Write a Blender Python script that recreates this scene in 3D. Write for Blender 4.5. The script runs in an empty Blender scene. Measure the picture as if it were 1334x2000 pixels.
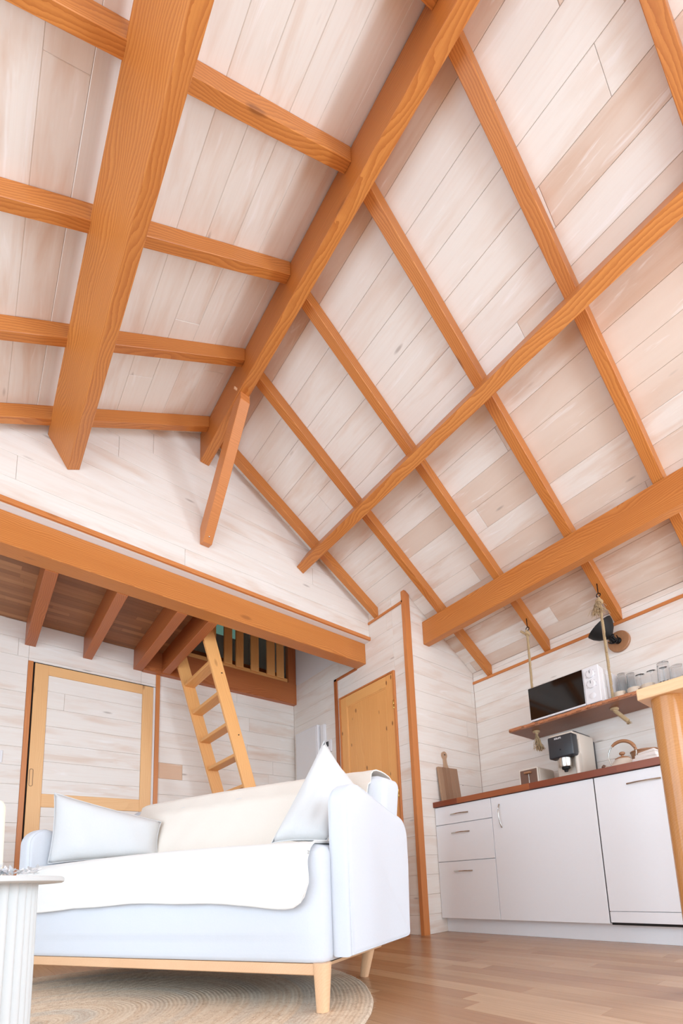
import bpy, bmesh, math, random
from mathutils import Vector, Matrix, Euler
random.seed(7)
S = bpy.context.scene
C = S.collection

# ------------------------------------------------------------------ camera
F_PX, CX, CY = 920.76, 781.62, 1566.09
R_ = Vector((0.73148, -0.67956, -0.0556)); U_ = Vector((-0.0641, -0.1499, 0.98662)); F_ = Vector((0.6773, 0.7183, 0.1531))
def _cam_axes(yaw, pit, rol):
    cy, sy = math.cos(yaw), math.sin(yaw)
    f = Vector((sy*math.cos(pit), cy*math.cos(pit), math.sin(pit)))
    r = Vector((cy, -sy, 0)); u = r.cross(f)
    return (r*math.cos(rol)+u*math.sin(rol), -r*math.sin(rol)+u*math.cos(rol), f)
R_, U_, F_ = _cam_axes(0.7553, 0.1543, -0.0563)
cam_data = bpy.data.cameras.new('camera'); cam = bpy.data.objects.new('camera', cam_data); C.objects.link(cam)
m = Matrix((R_, U_, -F_)).transposed().to_4x4(); m.translation = Vector((0, 0, 0.4334)); cam.matrix_world = m
cam_data.sensor_fit = 'VERTICAL'; cam_data.sensor_height = 24.0; cam_data.sensor_width = 16.008
cam_data.lens = 24.0*F_PX/2000.0
cam_data.shift_x = (667-CX)/2000.0; cam_data.shift_y = (CY-1000)/2000.0
cam_data.clip_start = 0.02
S.camera = cam

# ------------------------------------------------------------------ world and light
w = bpy.data.worlds.new('sky'); S.world = w; w.use_nodes = True
bg = w.node_tree.nodes['Background']; bg.inputs[0].default_value = (0.74, 0.87, 1.0, 1); bg.inputs[1].default_value = 1.7
def area(name, loc, rot, sx, sy, power, col):
    d = bpy.data.lights.new(name, 'AREA'); d.shape = 'RECTANGLE'; d.size = sx; d.size_y = sy; d.energy = power; d.color = col
    o = bpy.data.objects.new(name, d); C.objects.link(o); o.location = loc; o.rotation_euler = rot; return o
PI = math.pi
area('daylight_left_window', (-1.46, 0.95, 1.05), (0, -PI/2, 0), 2.0, 3.5, 27, (0.68, 0.84, 1.0))
area('daylight_rear_window', (1.0, -3.16, 1.1), (PI/2, 0, 0), 3.4, 2.05, 86, (0.74, 0.87, 1.0))
area('daylight_right_window', (3.44, -1.15, 1.35), (0, PI/2, 0), 1.3, 1.9, 104, (0.72, 0.87, 1.0))
S.view_settings.view_transform = 'Standard'; S.view_settings.look = 'None'
S.view_settings.exposure = 0.54; S.view_settings.gamma = 1.0; S.view_settings.use_curve_mapping = False
try:
    S.cycles.max_bounces = 10; S.cycles.diffuse_bounces = 6; S.cycles.transparent_max_bounces = 12
except Exception: pass

# ------------------------------------------------------------------ materials
def lin(r, g, b):
    f = lambda c: (c/255/12.92) if c/255 <= .04045 else ((c/255+.055)/1.055)**2.4
    return (f(r), f(g), f(b), 1)
class NT:
    def __init__(s, name, rough=0.6, **kw):
        s.m = bpy.data.materials.new(name); s.m.use_nodes = True; s.t = s.m.node_tree; s.n = s.t.nodes; s.b = s.n['Principled BSDF']
        s.b.inputs['Roughness'].default_value = rough
        for k, v in kw.items(): s.b.inputs[k.replace('_', ' ')].default_value = v
    def node(s, typ, ins=None, **props):
        n = s.n.new(typ)
        for k, v in props.items(): setattr(n, k, v)
        for k, v in (ins or {}).items():
            if hasattr(v, 'is_output') or isinstance(v, bpy.types.NodeSocket): s.t.links.new(v, n.inputs[k])
            else: n.inputs[k].default_value = v
        return n
    def link(s, a, b): s.t.links.new(a, b)
    def objcoord(s, jitter=7.0):
        tc = s.node('ShaderNodeTexCoord'); oi = s.node('ShaderNodeObjectInfo')
        mu = s.node('ShaderNodeMath', {0: oi.outputs['Random'], 1: jitter}, operation='MULTIPLY')
        mu2 = s.node('ShaderNodeMath', {0: oi.outputs['Random'], 1: jitter*3.7}, operation='MULTIPLY')
        cb = s.node('ShaderNodeCombineXYZ', {'X': mu2.outputs[0], 'Y': mu.outputs[0], 'Z': mu.outputs[0]})
        a = s.node('ShaderNodeVectorMath', {0: tc.outputs['Object'], 1: cb.outputs[0]}, operation='ADD')
        return a.outputs[0], oi.outputs['Random'], tc.outputs['Object']
    def scale(s, v, sc):
        return s.node('ShaderNodeMapping', {'Vector': v, 'Scale': sc}).outputs[0]
    def noise(s, v, sc, scale, detail=3, rough=.5, dist=0):
        return s.node('ShaderNodeTexNoise', {'Vector': s.scale(v, sc), 'Scale': scale, 'Detail': detail, 'Roughness': rough, 'Distortion': dist}).outputs[0]
    def ramp(s, f, a, b, ca=(0, 0, 0, 1), cb=(1, 1, 1, 1)):
        n = s.node('ShaderNodeValToRGB', {'Fac': f}); e = n.color_ramp.elements
        e[0].position = a; e[1].position = b; e[0].color = ca; e[1].color = cb
        return n.outputs[0]
    def mix(s, f, a, b, mode='MIX'):
        n = s.node('ShaderNodeMix', data_type='RGBA', blend_type=mode)
        for i, v in ((0, f), (6, a), (7, b)):
            if isinstance(v, bpy.types.NodeSocket): s.link(v, n.inputs[i])
            else: n.inputs[i].default_value = v
        return n.outputs[2]
    def mul(s, a, b): 
        return s.node('ShaderNodeMath', {0: a, 1: b}, operation='MULTIPLY').outputs[0]
    def bump(s, h, strength, dist=.002):
        s.link(s.node('ShaderNodeBump', {'Height': h, 'Strength': strength, 'Distance': dist}).outputs[0], s.b.inputs['Normal'])
    def color(s, c): s.link(c, s.b.inputs['Base Color'])

def knots(M, v, sx, sy, r0, r1):
    vo = M.node('ShaderNodeTexVoronoi', {'Vector': M.scale(v, (sx, sy, sy)), 'Scale': 1.0, 'Randomness': 1.0}, feature='F1')
    return M.ramp(vo.outputs['Distance'], r0, r1, (1, 1, 1, 1), (0, 0, 0, 1))

def plain(name, col, rough=.6, metal=0, **kw):
    M = NT(name, rough); M.b.inputs['Metallic'].default_value = metal
    for k, v in kw.items(): M.b.inputs[k].default_value = v
    M.b.inputs['Base Color'].default_value = col
    v, r, o = M.objcoord(1.0)
    n = M.noise(v, (1, 1, 1), 60, 2)
    M.color(M.mix(M.mul(n, .12), col, tuple(c*.86 for c in col[:3])+(1,)))
    return M.m

def whitewash(name='whitewashed_pine', base=lin(236, 230, 222), tan=lin(214, 184, 160), lo=.48, top=.85):
    M = NT(name, .62)
    v, r, o = M.objcoord()
    patch = M.ramp(M.noise(v, (.9, 5.5, 5.5), 2.2, 4, .55, .4), lo, lo+.26)
    rr = M.ramp(r, .05, 1.0, (.12, .12, .12, 1), (top, top, top, 1))
    c = M.mix(M.mix(1.0, patch, rr, 'MULTIPLY'), base, tan)
    st = M.ramp(M.noise(v, (1.2, 48, 48), 1.6, 3, .6, .2), .45, .75)
    c = M.mix(M.mul(st, .20), c, lin(222, 202, 188))
    wp = M.ramp(M.noise(v, (1.6, 14, 14), 2.0, 3, .6, .8), .62, .74)
    c = M.mix(M.mul(wp, .55), c, lin(246, 244, 242))
    k = knots(M, v, 1.9, 7.5, .03, .075)
    c = M.mix(M.mul(k, .55), c, lin(150, 135, 125))
    nb = M.mul(knots(M, M.scale(v, (1, 1, 1)), 1.3, 2.6, .006, .012), .8)
    c = M.mix(nb, c, lin(60, 50, 45))
    M.color(c); M.bump(st, .12, .001)
    return M.m

def timber(name, light, dark, knot_col, ring=38, rough=.42, contrast=.55, kn=True, kf=1.0):
    M = NT(name, rough)
    v, r, o = M.objcoord()
    wob = M.node('ShaderNodeTexNoise', {'Vector': M.scale(v, (1.1, 3.5, 3.5)), 'Scale': 1.5, 'Detail': 2})
    off = M.node('ShaderNodeVectorMath', {0: wob.outputs['Color'], 1: (.10, .10, .10)}, operation='MULTIPLY')
    off2 = M.node('ShaderNodeVectorMath', {0: o, 1: off.outputs[0]}, operation='ADD')
    rv = M.node('ShaderNodeMath', {0: r, 1: .16}, operation='MULTIPLY')
    cb = M.node('ShaderNodeCombineXYZ', {'X': 0.0, 'Y': rv.outputs[0], 'Z': .09})
    ctr = M.node('ShaderNodeVectorMath', {0: off2.outputs[0], 1: cb.outputs[0]}, operation='ADD')
    wv = M.node('ShaderNodeTexWave', {'Vector': ctr.outputs[0], 'Scale': ring, 'Distortion': 1.2, 'Detail': 2.0, 'Detail Scale': 1.5}, wave_type='RINGS', rings_direction='X', wave_profile='SAW')
    g = M.ramp(wv.outputs['Fac'], .25, 1.0)
    fine = M.noise(v, (1.5, 90, 90), 2.0, 2, .6)
    c = M.mix(M.mul(g, contrast), light, dark)
    c = M.mix(M.mul(M.ramp(fine, .4, .8), .25), c, dark)
    big = M.ramp(M.noise(v, (.7, 3, 3), 1.4, 2), .35, .7)
    c = M.mix(M.mul(big, .28), c, dark)
    if kn:
        k = knots(M, v, 2.4 if kf < 2 else 5.5, 6.5 if kf < 2 else 13, .07, .13)
        if kf < 2: k = M.mul(k, M.ramp(M.noise(v, (1, 1, 1), 1.3, 1), .52, .60))
        c = M.mix(M.mul(k, .75), c, knot_col)
    M.color(c); M.bump(fine, .15, .001)
    return M.m

def block_wood(name, a, b, c3, rough=.4):
    """strips whose tone differs from piece to piece"""
    M = NT(name, rough)
    v, r, o = M.objcoord()
    n = M.node('ShaderNodeValToRGB', {'Fac': r}); e = n.color_ramp.elements
    e[0].color = a; e[1].color = b; x = e.new(.55); x.color = c3
    g = M.noise(v, (1.5, 42, 42), 1.8, 4, .6, .3)
    c = M.mix(M.mul(M.ramp(g, .40, .75), .32), n.outputs[0], tuple(q*.55 for q in a[:3])+(1,))
    b2 = M.noise(v, (2.5, 8, 8), 2, 2)
    c = M.mix(M.mul(b2, .22), c, tuple(q*.7 for q in a[:3])+(1,))
    M.color(c); M.bump(g, .08, .0006)
    return M.m

def fabric(name, col, rough=.95, s=900, bs=.25):
    M = NT(name, rough); M.b.inputs['Sheen Weight'].default_value = .25
    tc = M.node('ShaderNodeTexCoord').outputs['Object']
    w1 = M.node('ShaderNodeTexWave', {'Vector': tc, 'Scale': s/6.28, 'Distortion': 1.5, 'Detail': 2}, bands_direction='Z').outputs['Fac']
    w2 = M.node('ShaderNodeTexWave', {'Vector': tc, 'Scale': s/6.28, 'Distortion': 1.5, 'Detail': 2}, bands_direction='DIAGONAL').outputs['Fac']
    h = M.mul(w1, w2)
    fb = M.noise(tc, (1, 1, 1), 130, 4, .7)
    c = M.mix(M.mul(h, .12), col, tuple(q*.8 for q in col[:3])+(1,))
    c = M.mix(M.mul(M.ramp(fb, .4, .7), .10), c, tuple(q*.82 for q in col[:3])+(1,))
    M.color(c); M.bump(fb, bs, .0015)
    return M.m

def rug_mat():
    M = NT('braided_jute', .95)
    tc = M.node('ShaderNodeTexCoord').outputs['Object']
    sep = M.node('ShaderNodeSeparateXYZ', {0: tc})
    rad = M.node('ShaderNodeVectorMath', {0: tc}, operation='LENGTH').outputs['Value']
    n = M.noise(tc, (1, 1, 1), 55, 4, .7)
    n2 = M.noise(tc, (1, 1, 1), 240, 3, .8)
    cr = M.node('ShaderNodeCombineXYZ', {'X': M.mul(rad, 34.0), 'Y': 0.0, 'Z': 0.0}).outputs[0]
    bands = M.noise(cr, (1, 1, 1), 1.0, 3, .6)
    c = M.mix(M.ramp(bands, .30, .78), lin(232, 212, 186), lin(206, 172, 138))
    rb = M.ramp(M.noise(M.node('ShaderNodeCombineXYZ', {'X': M.mul(rad, 9.0), 'Y': 3.0, 'Z': 0.0}).outputs[0], (1, 1, 1), 1.0, 2), .52, .62)
    c = M.mix(M.mul(rb, .45), c, lin(186, 184, 176))
    c = M.mix(M.mul(M.ramp(n, .48, .68), .50), c, lin(160, 116, 82))
    c = M.mix(M.mul(M.ramp(n2, .50, .64), .55), c, lin(246, 232, 210))
    M.color(c); M.bump(n2, .5, .004)
    return M.m

ORANGE = (lin(214, 138, 70), lin(158, 82, 32))
MT = {
 'wash': whitewash(),
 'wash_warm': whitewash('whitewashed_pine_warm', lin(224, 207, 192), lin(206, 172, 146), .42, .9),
 'timber': timber('larch_timber', lin(210, 137, 68), lin(164, 86, 32), lin(104, 50, 20), contrast=.62),
 'timber_red': timber('larch_timber_red', lin(190, 112, 60), lin(140, 68, 30), lin(90, 42, 18)),
 'trim': timber('larch_trim', lin(214, 138, 78), lin(172, 98, 48), lin(110, 55, 25), contrast=.35),
 'pine': timber('honey_pine', lin(242, 184, 114), lin(222, 150, 84), lin(120, 66, 34), contrast=.32, ring=30),
 'pine_pale': timber('pale_pine', lin(238, 190, 132), lin(222, 164, 104), lin(130, 80, 44), contrast=.3, ring=30),
 'beech': timber('oiled_beech', lin(232, 190, 150), lin(214, 164, 120), lin(190, 140, 100), contrast=.2, kn=False),
 'tabletop': timber('waxed_pine', lin(236, 200, 154), lin(216, 170, 122), lin(150, 100, 60), contrast=.35, kn=False),
 'tableleg': timber('lacquered_pine', lin(200, 142, 82), lin(160, 98, 48), lin(120, 66, 30), contrast=.22, kn=False, rough=.18),
 'shelf': timber('live_edge_board', lin(150, 98, 66), lin(110, 64, 40), lin(70, 40, 24), contrast=.4),
 'bark': timber('live_edge', lin(206, 140, 96), lin(150, 84, 50), lin(90, 50, 30), contrast=.7),
 'floor': block_wood('oak_floor_strip', lin(166, 124, 92), lin(196, 160, 126), lin(182, 144, 110), .27),
 'under': block_wood('loft_floor_strip', lin(146, 98, 62), lin(190, 138, 92), lin(170, 116, 74), .5),
 'counter': block_wood('acacia_worktop', lin(132, 62, 32), lin(176, 100, 54), lin(150, 76, 38), .3),
 'board': block_wood('acacia_board', lin(168, 132, 104), lin(202, 168, 136), lin(150, 112, 84), .5),
 'walnut': timber('handle_wood', lin(176, 128, 90), lin(150, 102, 68), lin(110, 70, 44), contrast=.3, kn=False),
 'backing': plain('tan_backing', lin(216, 192, 174), .9),  # plain tan of the slabs behind the boards, visible in the joints
 'plaster': plain('white_plaster', lin(232, 232, 232), .8),
 'lacquer': plain('white_lacquer', lin(238, 240, 243), .28),
 'plastic_w': plain('white_plastic', lin(232, 232, 234), .35),
 'cream': plain('cream_enamel', lin(222, 212, 198), .3),
 'creamcer': plain('cream_ceramic', lin(222, 206, 184), .4),
 'greige': plain('greige_ceramic', lin(150, 128, 110), .45),
 'brown': plain('taupe_plastic', lin(120, 88, 72), .4),
 'black': plain('matt_black', lin(14, 14, 15), .65),
 'darkgrey': plain('charcoal_plastic', lin(52, 54, 58), .35),
 'gap': plain('dark_gap', lin(30, 26, 24), .9),
 'chrome': plain('brushed_chrome', lin(200, 198, 192), .22, 1.0),
 'brass': plain('brass', lin(196, 160, 90), .3, 1.0),
 'iron': plain('black_iron', lin(24, 22, 22), .45, .6),
 'blackglass': plain('black_glass', lin(10, 9, 9), .06),
 'sofa': fabric('pale_grey_weave', lin(209, 213, 219)),
 'throw': fabric('white_fleece', lin(226, 224, 219), s=1400),
 'throw2': fabric('cream_fleece', lin(234, 225, 213), s=1400),
 'wash_tan': whitewash('stained_pine', lin(222, 186, 156), lin(206, 160, 124), .4, 1.0),
 'knotty': timber('knotty_pine', lin(240, 178, 108), lin(220, 144, 78), lin(104, 52, 24), contrast=.30, ring=30, kf=2.6),
 'pillow': fabric('white_linen', lin(211, 211, 210)),
 'rug': rug_mat(),
 'rope': fabric('hemp_rope', lin(190, 164, 124), s=500, bs=.8),
 'tablewhite': plain('matt_white_paint', lin(206, 208, 206), .6),
 'lampcream': plain('ivory_ceramic', lin(246, 240, 218), .5),
 'cloth': fabric('folded_linen', lin(228, 220, 214)),
}
def glass(name, col, rough=0, ior=1.33):
    M = NT(name, rough); M.b.inputs['Base Color'].default_value = col
    M.b.inputs['Transmission Weight'].default_value = 1; M.b.inputs['IOR'].default_value = ior
    return M.m
MT['glass'] = glass('clear_glass', (.96, .97, .98, 1))
MT['greenglass'] = glass('green_tinted_pane', (.05, .085, .06, 1), .15)

# ------------------------------------------------------------------ building helpers
WM = {}
def tag(o, label=None, cat=None, group=None, kind=None):
    if label: o['label'] = label
    if cat: o['category'] = cat
    if group: o['group'] = group
    if kind: o['kind'] = kind
    return o
def place(o, M=None, parent=None):
    M = M.copy() if M is not None else Matrix.Identity(4)
    C.objects.link(o); WM[o.name] = M
    if parent is not None:
        o.parent = parent; o.matrix_basis = WM[parent.name].inverted() @ M
    else: o.matrix_basis = M
    return o
def link(name, bm, mat, parent=None, M=None, smooth=False, angle=None):
    me = bpy.data.meshes.new(name)
    bmesh.ops.recalc_face_normals(bm, faces=bm.faces[:])
    bm.to_mesh(me); bm.free()
    if isinstance(mat, (list, tuple)):
        for q in mat: me.materials.append(MT[q])
    else: me.materials.append(MT[mat])
    if smooth:
        me.polygons.foreach_set('use_smooth', [True]*len(me.polygons))
        try: me.set_sharp_from_angle(angle=math.radians(angle or 40))
        except Exception: pass
    o = bpy.data.objects.new(name, me)
    return place(o, M, parent)
def empty(name, M=None, parent=None):
    o = bpy.data.objects.new(name, None); o.empty_display_size = .1
    return place(o, M if M is not None else Matrix.Identity(4), parent)
def T(x, y, z, rz=0): return Matrix.Translation((x, y, z)) @ Matrix.Rotation(rz, 4, 'Z')
def box_bm(x0, x1, y0, y1, z0, z1, bev=0, seg=1, bm=None):
    own = bm is None
    bm2 = bmesh.new()
    g = bmesh.ops.create_cube(bm2, size=1)
    for v in bm2.verts:
        v.co = Vector((x0+(v.co.x+.5)*(x1-x0), y0+(v.co.y+.5)*(y1-y0), z0+(v.co.z+.5)*(z1-z0)))
    if bev: bmesh.ops.bevel(bm2, geom=bm2.edges[:], offset=bev, segments=seg, profile=.5, affect='EDGES')
    if own: return bm2
    merge(bm, bm2); return bm
def merge(bm, other, M=None):
    if M is not None: bmesh.ops.transform(other, matrix=M, verts=other.verts[:])
    me = bpy.data.meshes.new('tmp'); other.to_mesh(me); bm.from_mesh(me); bpy.data.meshes.remove(me); other.free()
def box(name, x0, x1, y0, y1, z0, z1, mat, parent=None, bev=.002, seg=1, along='x'):
    """axis aligned box in world space whose local x runs along the grain"""
    c = Vector(((x0+x1)/2, (y0+y1)/2, (z0+z1)/2)); d = (x1-x0, y1-y0, z1-z0)
    if along == 'x': R = Matrix.Identity(4); e = d
    elif along == 'y': R = Matrix.Rotation(PI/2, 4, 'Z'); e = (d[1], d[0], d[2])
    else: R = Matrix.Rotation(-PI/2, 4, 'Y'); e = (d[2], d[1], d[0])
    bm = box_bm(-e[0]/2, e[0]/2, -e[1]/2, e[1]/2, -e[2]/2, e[2]/2, bev, seg)
    return link(name, bm, mat, parent, Matrix.Translation(c) @ R)
def poly_solid(bm, pts, axis_dir, depth):
    vs = [bm.verts.new(p) for p in pts]; f = bm.faces.new(vs)
    r = bmesh.ops.extrude_face_region(bm, geom=[f])
    bmesh.ops.translate(bm, verts=[v for v in r['geom'] if isinstance(v, bmesh.types.BMVert)], vec=Vector(axis_dir)*depth)
def beam_poly(name, sec0, vec, mat, parent=None, bev=.002):
    """prism from a polygon (world points) swept by vec; local x runs along vec"""
    vec = Vector(vec); L = vec.length; x = vec.normalized()
    y = (Vector(sec0[1])-Vector(sec0[0])); y = (y-x*y.dot(x)).normalized(); z = x.cross(y)
    o = sum((Vector(p) for p in sec0), Vector())/len(sec0)
    M = Matrix((x, y, z)).transposed().to_4x4(); M.translation = o
    Mi = M.inverted(); bm = bmesh.new()
    poly_solid(bm, [Mi @ Vector(p) for p in sec0], (1, 0, 0), L)
    if bev: bmesh.ops.bevel(bm, geom=bm.edges[:], offset=bev, segments=1, affect='EDGES')
    return link(name, bm, mat, parent, M)
def lathe_bm(prof, seg=24, bm=None, cap=True):
    bm = bm or bmesh.new(); rings = []
    for r, z in prof:
        rings.append([bm.verts.new((r*math.cos(2*PI*i/seg), r*math.sin(2*PI*i/seg), z)) for i in range(seg)])
    for a, b in zip(rings, rings[1:]):
        for i in range(seg): bm.faces.new((a[i], a[(i+1) % seg], b[(i+1) % seg], b[i]))
    if cap:
        bm.faces.new(rings[0][::-1]); bm.faces.new(rings[-1])
    return bm
def lathe(name, prof, mat, M, parent=None, seg=24, cap=True, sm=True):
    return link(name, lathe_bm(prof, seg, cap=cap), mat, parent, M, smooth=sm)
def tube_bm(pts, rad, seg=8, bm=None, closed=False, twist=0, up=(0, 0, 1)):
    bm = bm or bmesh.new(); pts = [Vector(p) for p in pts]; n = len(pts); rings = []
    up = Vector(up)
    for i, p in enumerate(pts):
        if closed: t = pts[(i+1) % n]-pts[i-1]
        else: t = pts[min(i+1, n-1)]-pts[max(i-1, 0)]
        t.normalize()
        a = up if abs(t.dot(up)) < .95 else Vector((1, 0, 0))
        s = t.cross(a).normalized(); u = s.cross(t)
        r = rad[i] if isinstance(rad, (list, tuple)) else rad
        rings.append([bm.verts.new(p+(s*math.cos(2*PI*k/seg+twist*i)+u*math.sin(2*PI*k/seg+twist*i))*r) for k in range(seg)])
    m_ = n if closed else n-1
    for i in range(m_):
        a, b = rings[i], rings[(i+1) % n]
        for k in range(seg): bm.faces.new((a[k], a[(k+1) % seg], b[(k+1) % seg], b[k]))
    if not closed: bm.faces.new(rings[0][::-1]); bm.faces.new(rings[-1])
    return bm
def tube(name, pts, rad, mat, parent=None, M=None, seg=8, closed=False, up=(0, 0, 1)):
    return link(name, tube_bm(pts, rad, seg, closed=closed, up=up), mat, parent, M, smooth=True)

# ---- polygon clipping for planks
def clip(poly, nx, ny, c):   # keep nx*u+ny*v <= c
    out = []
    for i in range(len(poly)):
        a, b = poly[i-1], poly[i]; da = nx*a[0]+ny*a[1]-c; db = nx*b[0]+ny*b[1]-c
        if da <= 0: 
            if db <= 0: out.append(b)
            else: t = da/(da-db); out.append((a[0]+(b[0]-a[0])*t, a[1]+(b[1]-a[1])*t))
        elif db <= 0: t = da/(da-db); out.append((a[0]+(b[0]-a[0])*t, a[1]+(b[1]-a[1])*t)); out.append(b)
    return out
def clip_rect(poly, u0, u1, v0, v1):
    for h in ((-1, 0, -u0), (1, 0, u1), (0, -1, -v0), (0, 1, v1)):
        poly = clip(poly, *h)
        if len(poly) < 3: return []
    res = []
    for p in poly:
        if not res or (abs(p[0]-res[-1][0])+abs(p[1]-res[-1][1])) > 1e-5: res.append(p)
    if len(res) > 2 and abs(res[0][0]-res[-1][0])+abs(res[0][1]-res[-1][1]) < 1e-5: res.pop()
    return res if len(res) >= 3 else []
def area2(p): return sum(p[i-1][0]*p[i][1]-p[i][0]*p[i-1][1] for i in range(len(p)))/2
def inset(p, d):
    n = len(p); out = []
    sg = 1 if area2(p) > 0 else -1
    for i in range(n):
        a, b, c = Vector(p[i-1]), Vector(p[i]), Vector(p[(i+1) % n])
        e1_ = (b-a).normalized(); e2_ = (c-b).normalized()
        n1 = Vector((-e1_.y, e1_.x))*sg; n2 = Vector((-e2_.y, e2_.x))*sg
        k = 1+n1.dot(n2)
        out.append(tuple(b+(n1+n2)*(d/max(k, .35))))
    return out
def planks(parent, origin, ud, vd, regions, pitch, v_off, thick, mat='wash', gap=.0005, cham=.0015, joints=(1.8, 3.6), name='plank', rng=None, umin=-9, rand_depth=.0006):
    """boards laid in rows over convex regions given in (u, v); each board one object"""
    rng = rng or random.Random(hash(name) & 7)
    ud, vd = Vector(ud), Vector(vd); nd = ud.cross(vd).normalized(); origin = Vector(origin)
    vs = [p[1] for r in regions for p in r]; us = [p[0] for r in regions for p in r]
    k0 = math.floor((min(vs)-v_off)/pitch); k1 = math.ceil((max(vs)-v_off)/pitch)
    cnt = 0
    for k in range(k0, k1):
        v0, v1 = v_off+k*pitch, v_off+(k+1)*pitch
        cuts = [min(us)-rng.uniform(0, joints[0])]
        while cuts[-1] < max(us): cuts.append(cuts[-1]+rng.uniform(*joints))
        for a, b in zip(cuts, cuts[1:]):
            for reg in regions:
                p = clip_rect(reg, a, b, v0, v1)
                if not p or abs(area2(p)) < 4e-4: continue
                if area2(p) < 0: p = p[::-1]
                cu = sum(q[0] for q in p)/len(p); cv = (v0+v1)/2
                lo = inset(p, gap); hi = inset(p, gap+cham)
                dz = rng.uniform(-rand_depth, rand_depth)
                bm = bmesh.new()
                l0 = [bm.verts.new((q[0]-cu, q[1]-cv, 0)) for q in lo]
                l1 = [bm.verts.new((q[0]-cu, q[1]-cv, thick-cham+dz)) for q in lo]
                l2 = [bm.verts.new((q[0]-cu, q[1]-cv, thick+dz)) for q in hi]
                n = len(p)
                try:
                    for A, B in ((l0, l1), (l1, l2)):
                        for i in range(n): bm.faces.new((A[i], A[(i+1) % n], B[(i+1) % n], B[i]))
                    bm.faces.new(l2)
                except ValueError: pass
                M = Matrix((ud, vd, nd)).transposed().to_4x4(); M.translation = origin+ud*cu+vd*cv
                link(name, bm, mat if isinstance(mat, str) else mat(rng, cu), parent, M); cnt += 1
    return cnt

# ------------------------------------------------------------------ room measures
XD, XK, XT = 2.4644, 3.2844, 2.6427           # door wall, kitchen wall, worktop edge
YC, YG, YF, YFB, YB = 2.4425, 2.887, 2.949, 3.0745, 4.159
XL, YR = -1.30, -3.00                          # unseen left wall and rear wall
XR0, ZR = 1.057, 3.528                         # ridge
def zroof(x): return ZR-.6*abs(x-XR0)
SL = math.sqrt(1+.36)
TH = .012

# floor ---------------------------------------------------------------
fl = tag(link('floor', box_bm(XL-.1, XK+.1, YR-.1, YB+.1, -.06, -.012), 'backing'), kind='structure')
tag(fl, kind='structure')
planks(fl, (0, 0, -.012), (0, 1, 0), (-1, 0, 0), [[(-.9, .75), (-.9, -XK), (YB, -XK), (YB, .75)]], .088, .012, .012, 'floor', gap=.0003, cham=.0006, joints=(.7, 1.5), name='floor_strip', rand_depth=.0002)
tag(link('floor_beyond', box_bm(XL, -.75, YR, YB, -.012, 0), 'floor', fl), kind='stuff')
tag(link('floor_beyond', box_bm(-.75, XK, YR, -.9, -.012, 0), 'floor', fl), kind='stuff')

# walls ---------------------------------------------------------------
def gable_poly(x0, x1, z0):
    if zroof(x0) < z0: x0 = XR0-(ZR-z0)/.6+.001
    p = [(x0, z0), (x1, z0), (x1, zroof(x1))]
    if x0 < XR0 < x1: p.append((XR0, ZR))
    p.append((x0, zroof(x0))); return p
# upper gable over the loft beam
wg = link('wall_gable', bmesh.new(), 'backing')
bm = bmesh.new(); poly_solid(bm, [(x, YG+TH, z) for x, z in gable_poly(XL, XD, 2.4335)], (0, 1, 0), YF-YG-TH+.03)
bm.to_mesh(wg.data); bm.free(); wg.data.materials.clear(); wg.data.materials.append(MT['plaster']); tag(wg, kind='structure')
reg = [(x, z) for x, z in gable_poly(XL, XD, 2.4335)]
planks(wg, (0, YG+TH, 0), (1, 0, 0), (0, 0, 1), [reg], .1433, .012, TH, joints=(1.8, 3.6), rng=random.Random(3))
# back wall below the loft
wb = link('wall_back', box_bm(XL-.1, XK, YB+TH, YB+.1, 0, 2.2545), 'backing'); tag(wb, kind='structure')
DX0, DX1, DZ = .276, 1.164, 2.131
planks(wb, (0, YB+TH, 0), (1, 0, 0), (0, 0, 1), [[(XL, 0), (DX0, 0), (DX0, 2.4225), (XL, 2.4225)], [(DX0, DZ), (1.02, DZ), (1.02, 2.4225), (DX0, 2.4225)], [(1.02, DZ), (DX1, DZ), (DX1, 2.25), (1.02, 2.25)], [(DX1, 0), (XD, 0), (XD, 1.343), (DX1, 1.343)], [(DX1, 1.478), (XD, 1.478), (XD, 2.25), (DX1, 2.25)], [(1.36, 1.343), (XD, 1.343), (XD, 1.478), (1.36, 1.478)]],
       .1349, -.006, TH, joints=(1.0, 2.4), rng=random.Random(5))
planks(wb, (0, YB+TH, 0), (1, 0, 0), (0, 0, 1), [[(DX1, 1.343), (1.36, 1.343), (1.36, 1.478), (DX1, 1.478)]], .1349, -.006, TH, 'wash_tan', joints=(3, 4), rng=random.Random(5))
link('plank_backing', box_bm(XL-.1, 1.03, YB+TH, YB+.1, 2.2545, 2.44), 'backing', wb)
link('door_backing', box_bm(DX0, DX1, YB+.006, YB+TH, 0, DZ), 'gap', wb)
# door wall (x = XD)
wd = link('wall_middle', box_bm(XD+TH, XD+.08, YC+.02, YB+.1, 0, 2.6), 'backing'); tag(wd, kind='structure')
PY0, PY1, PZ = 2.595, 3.345, 2.06
def up(yz): return [(p[0], p[1]) for p in yz]
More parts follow.
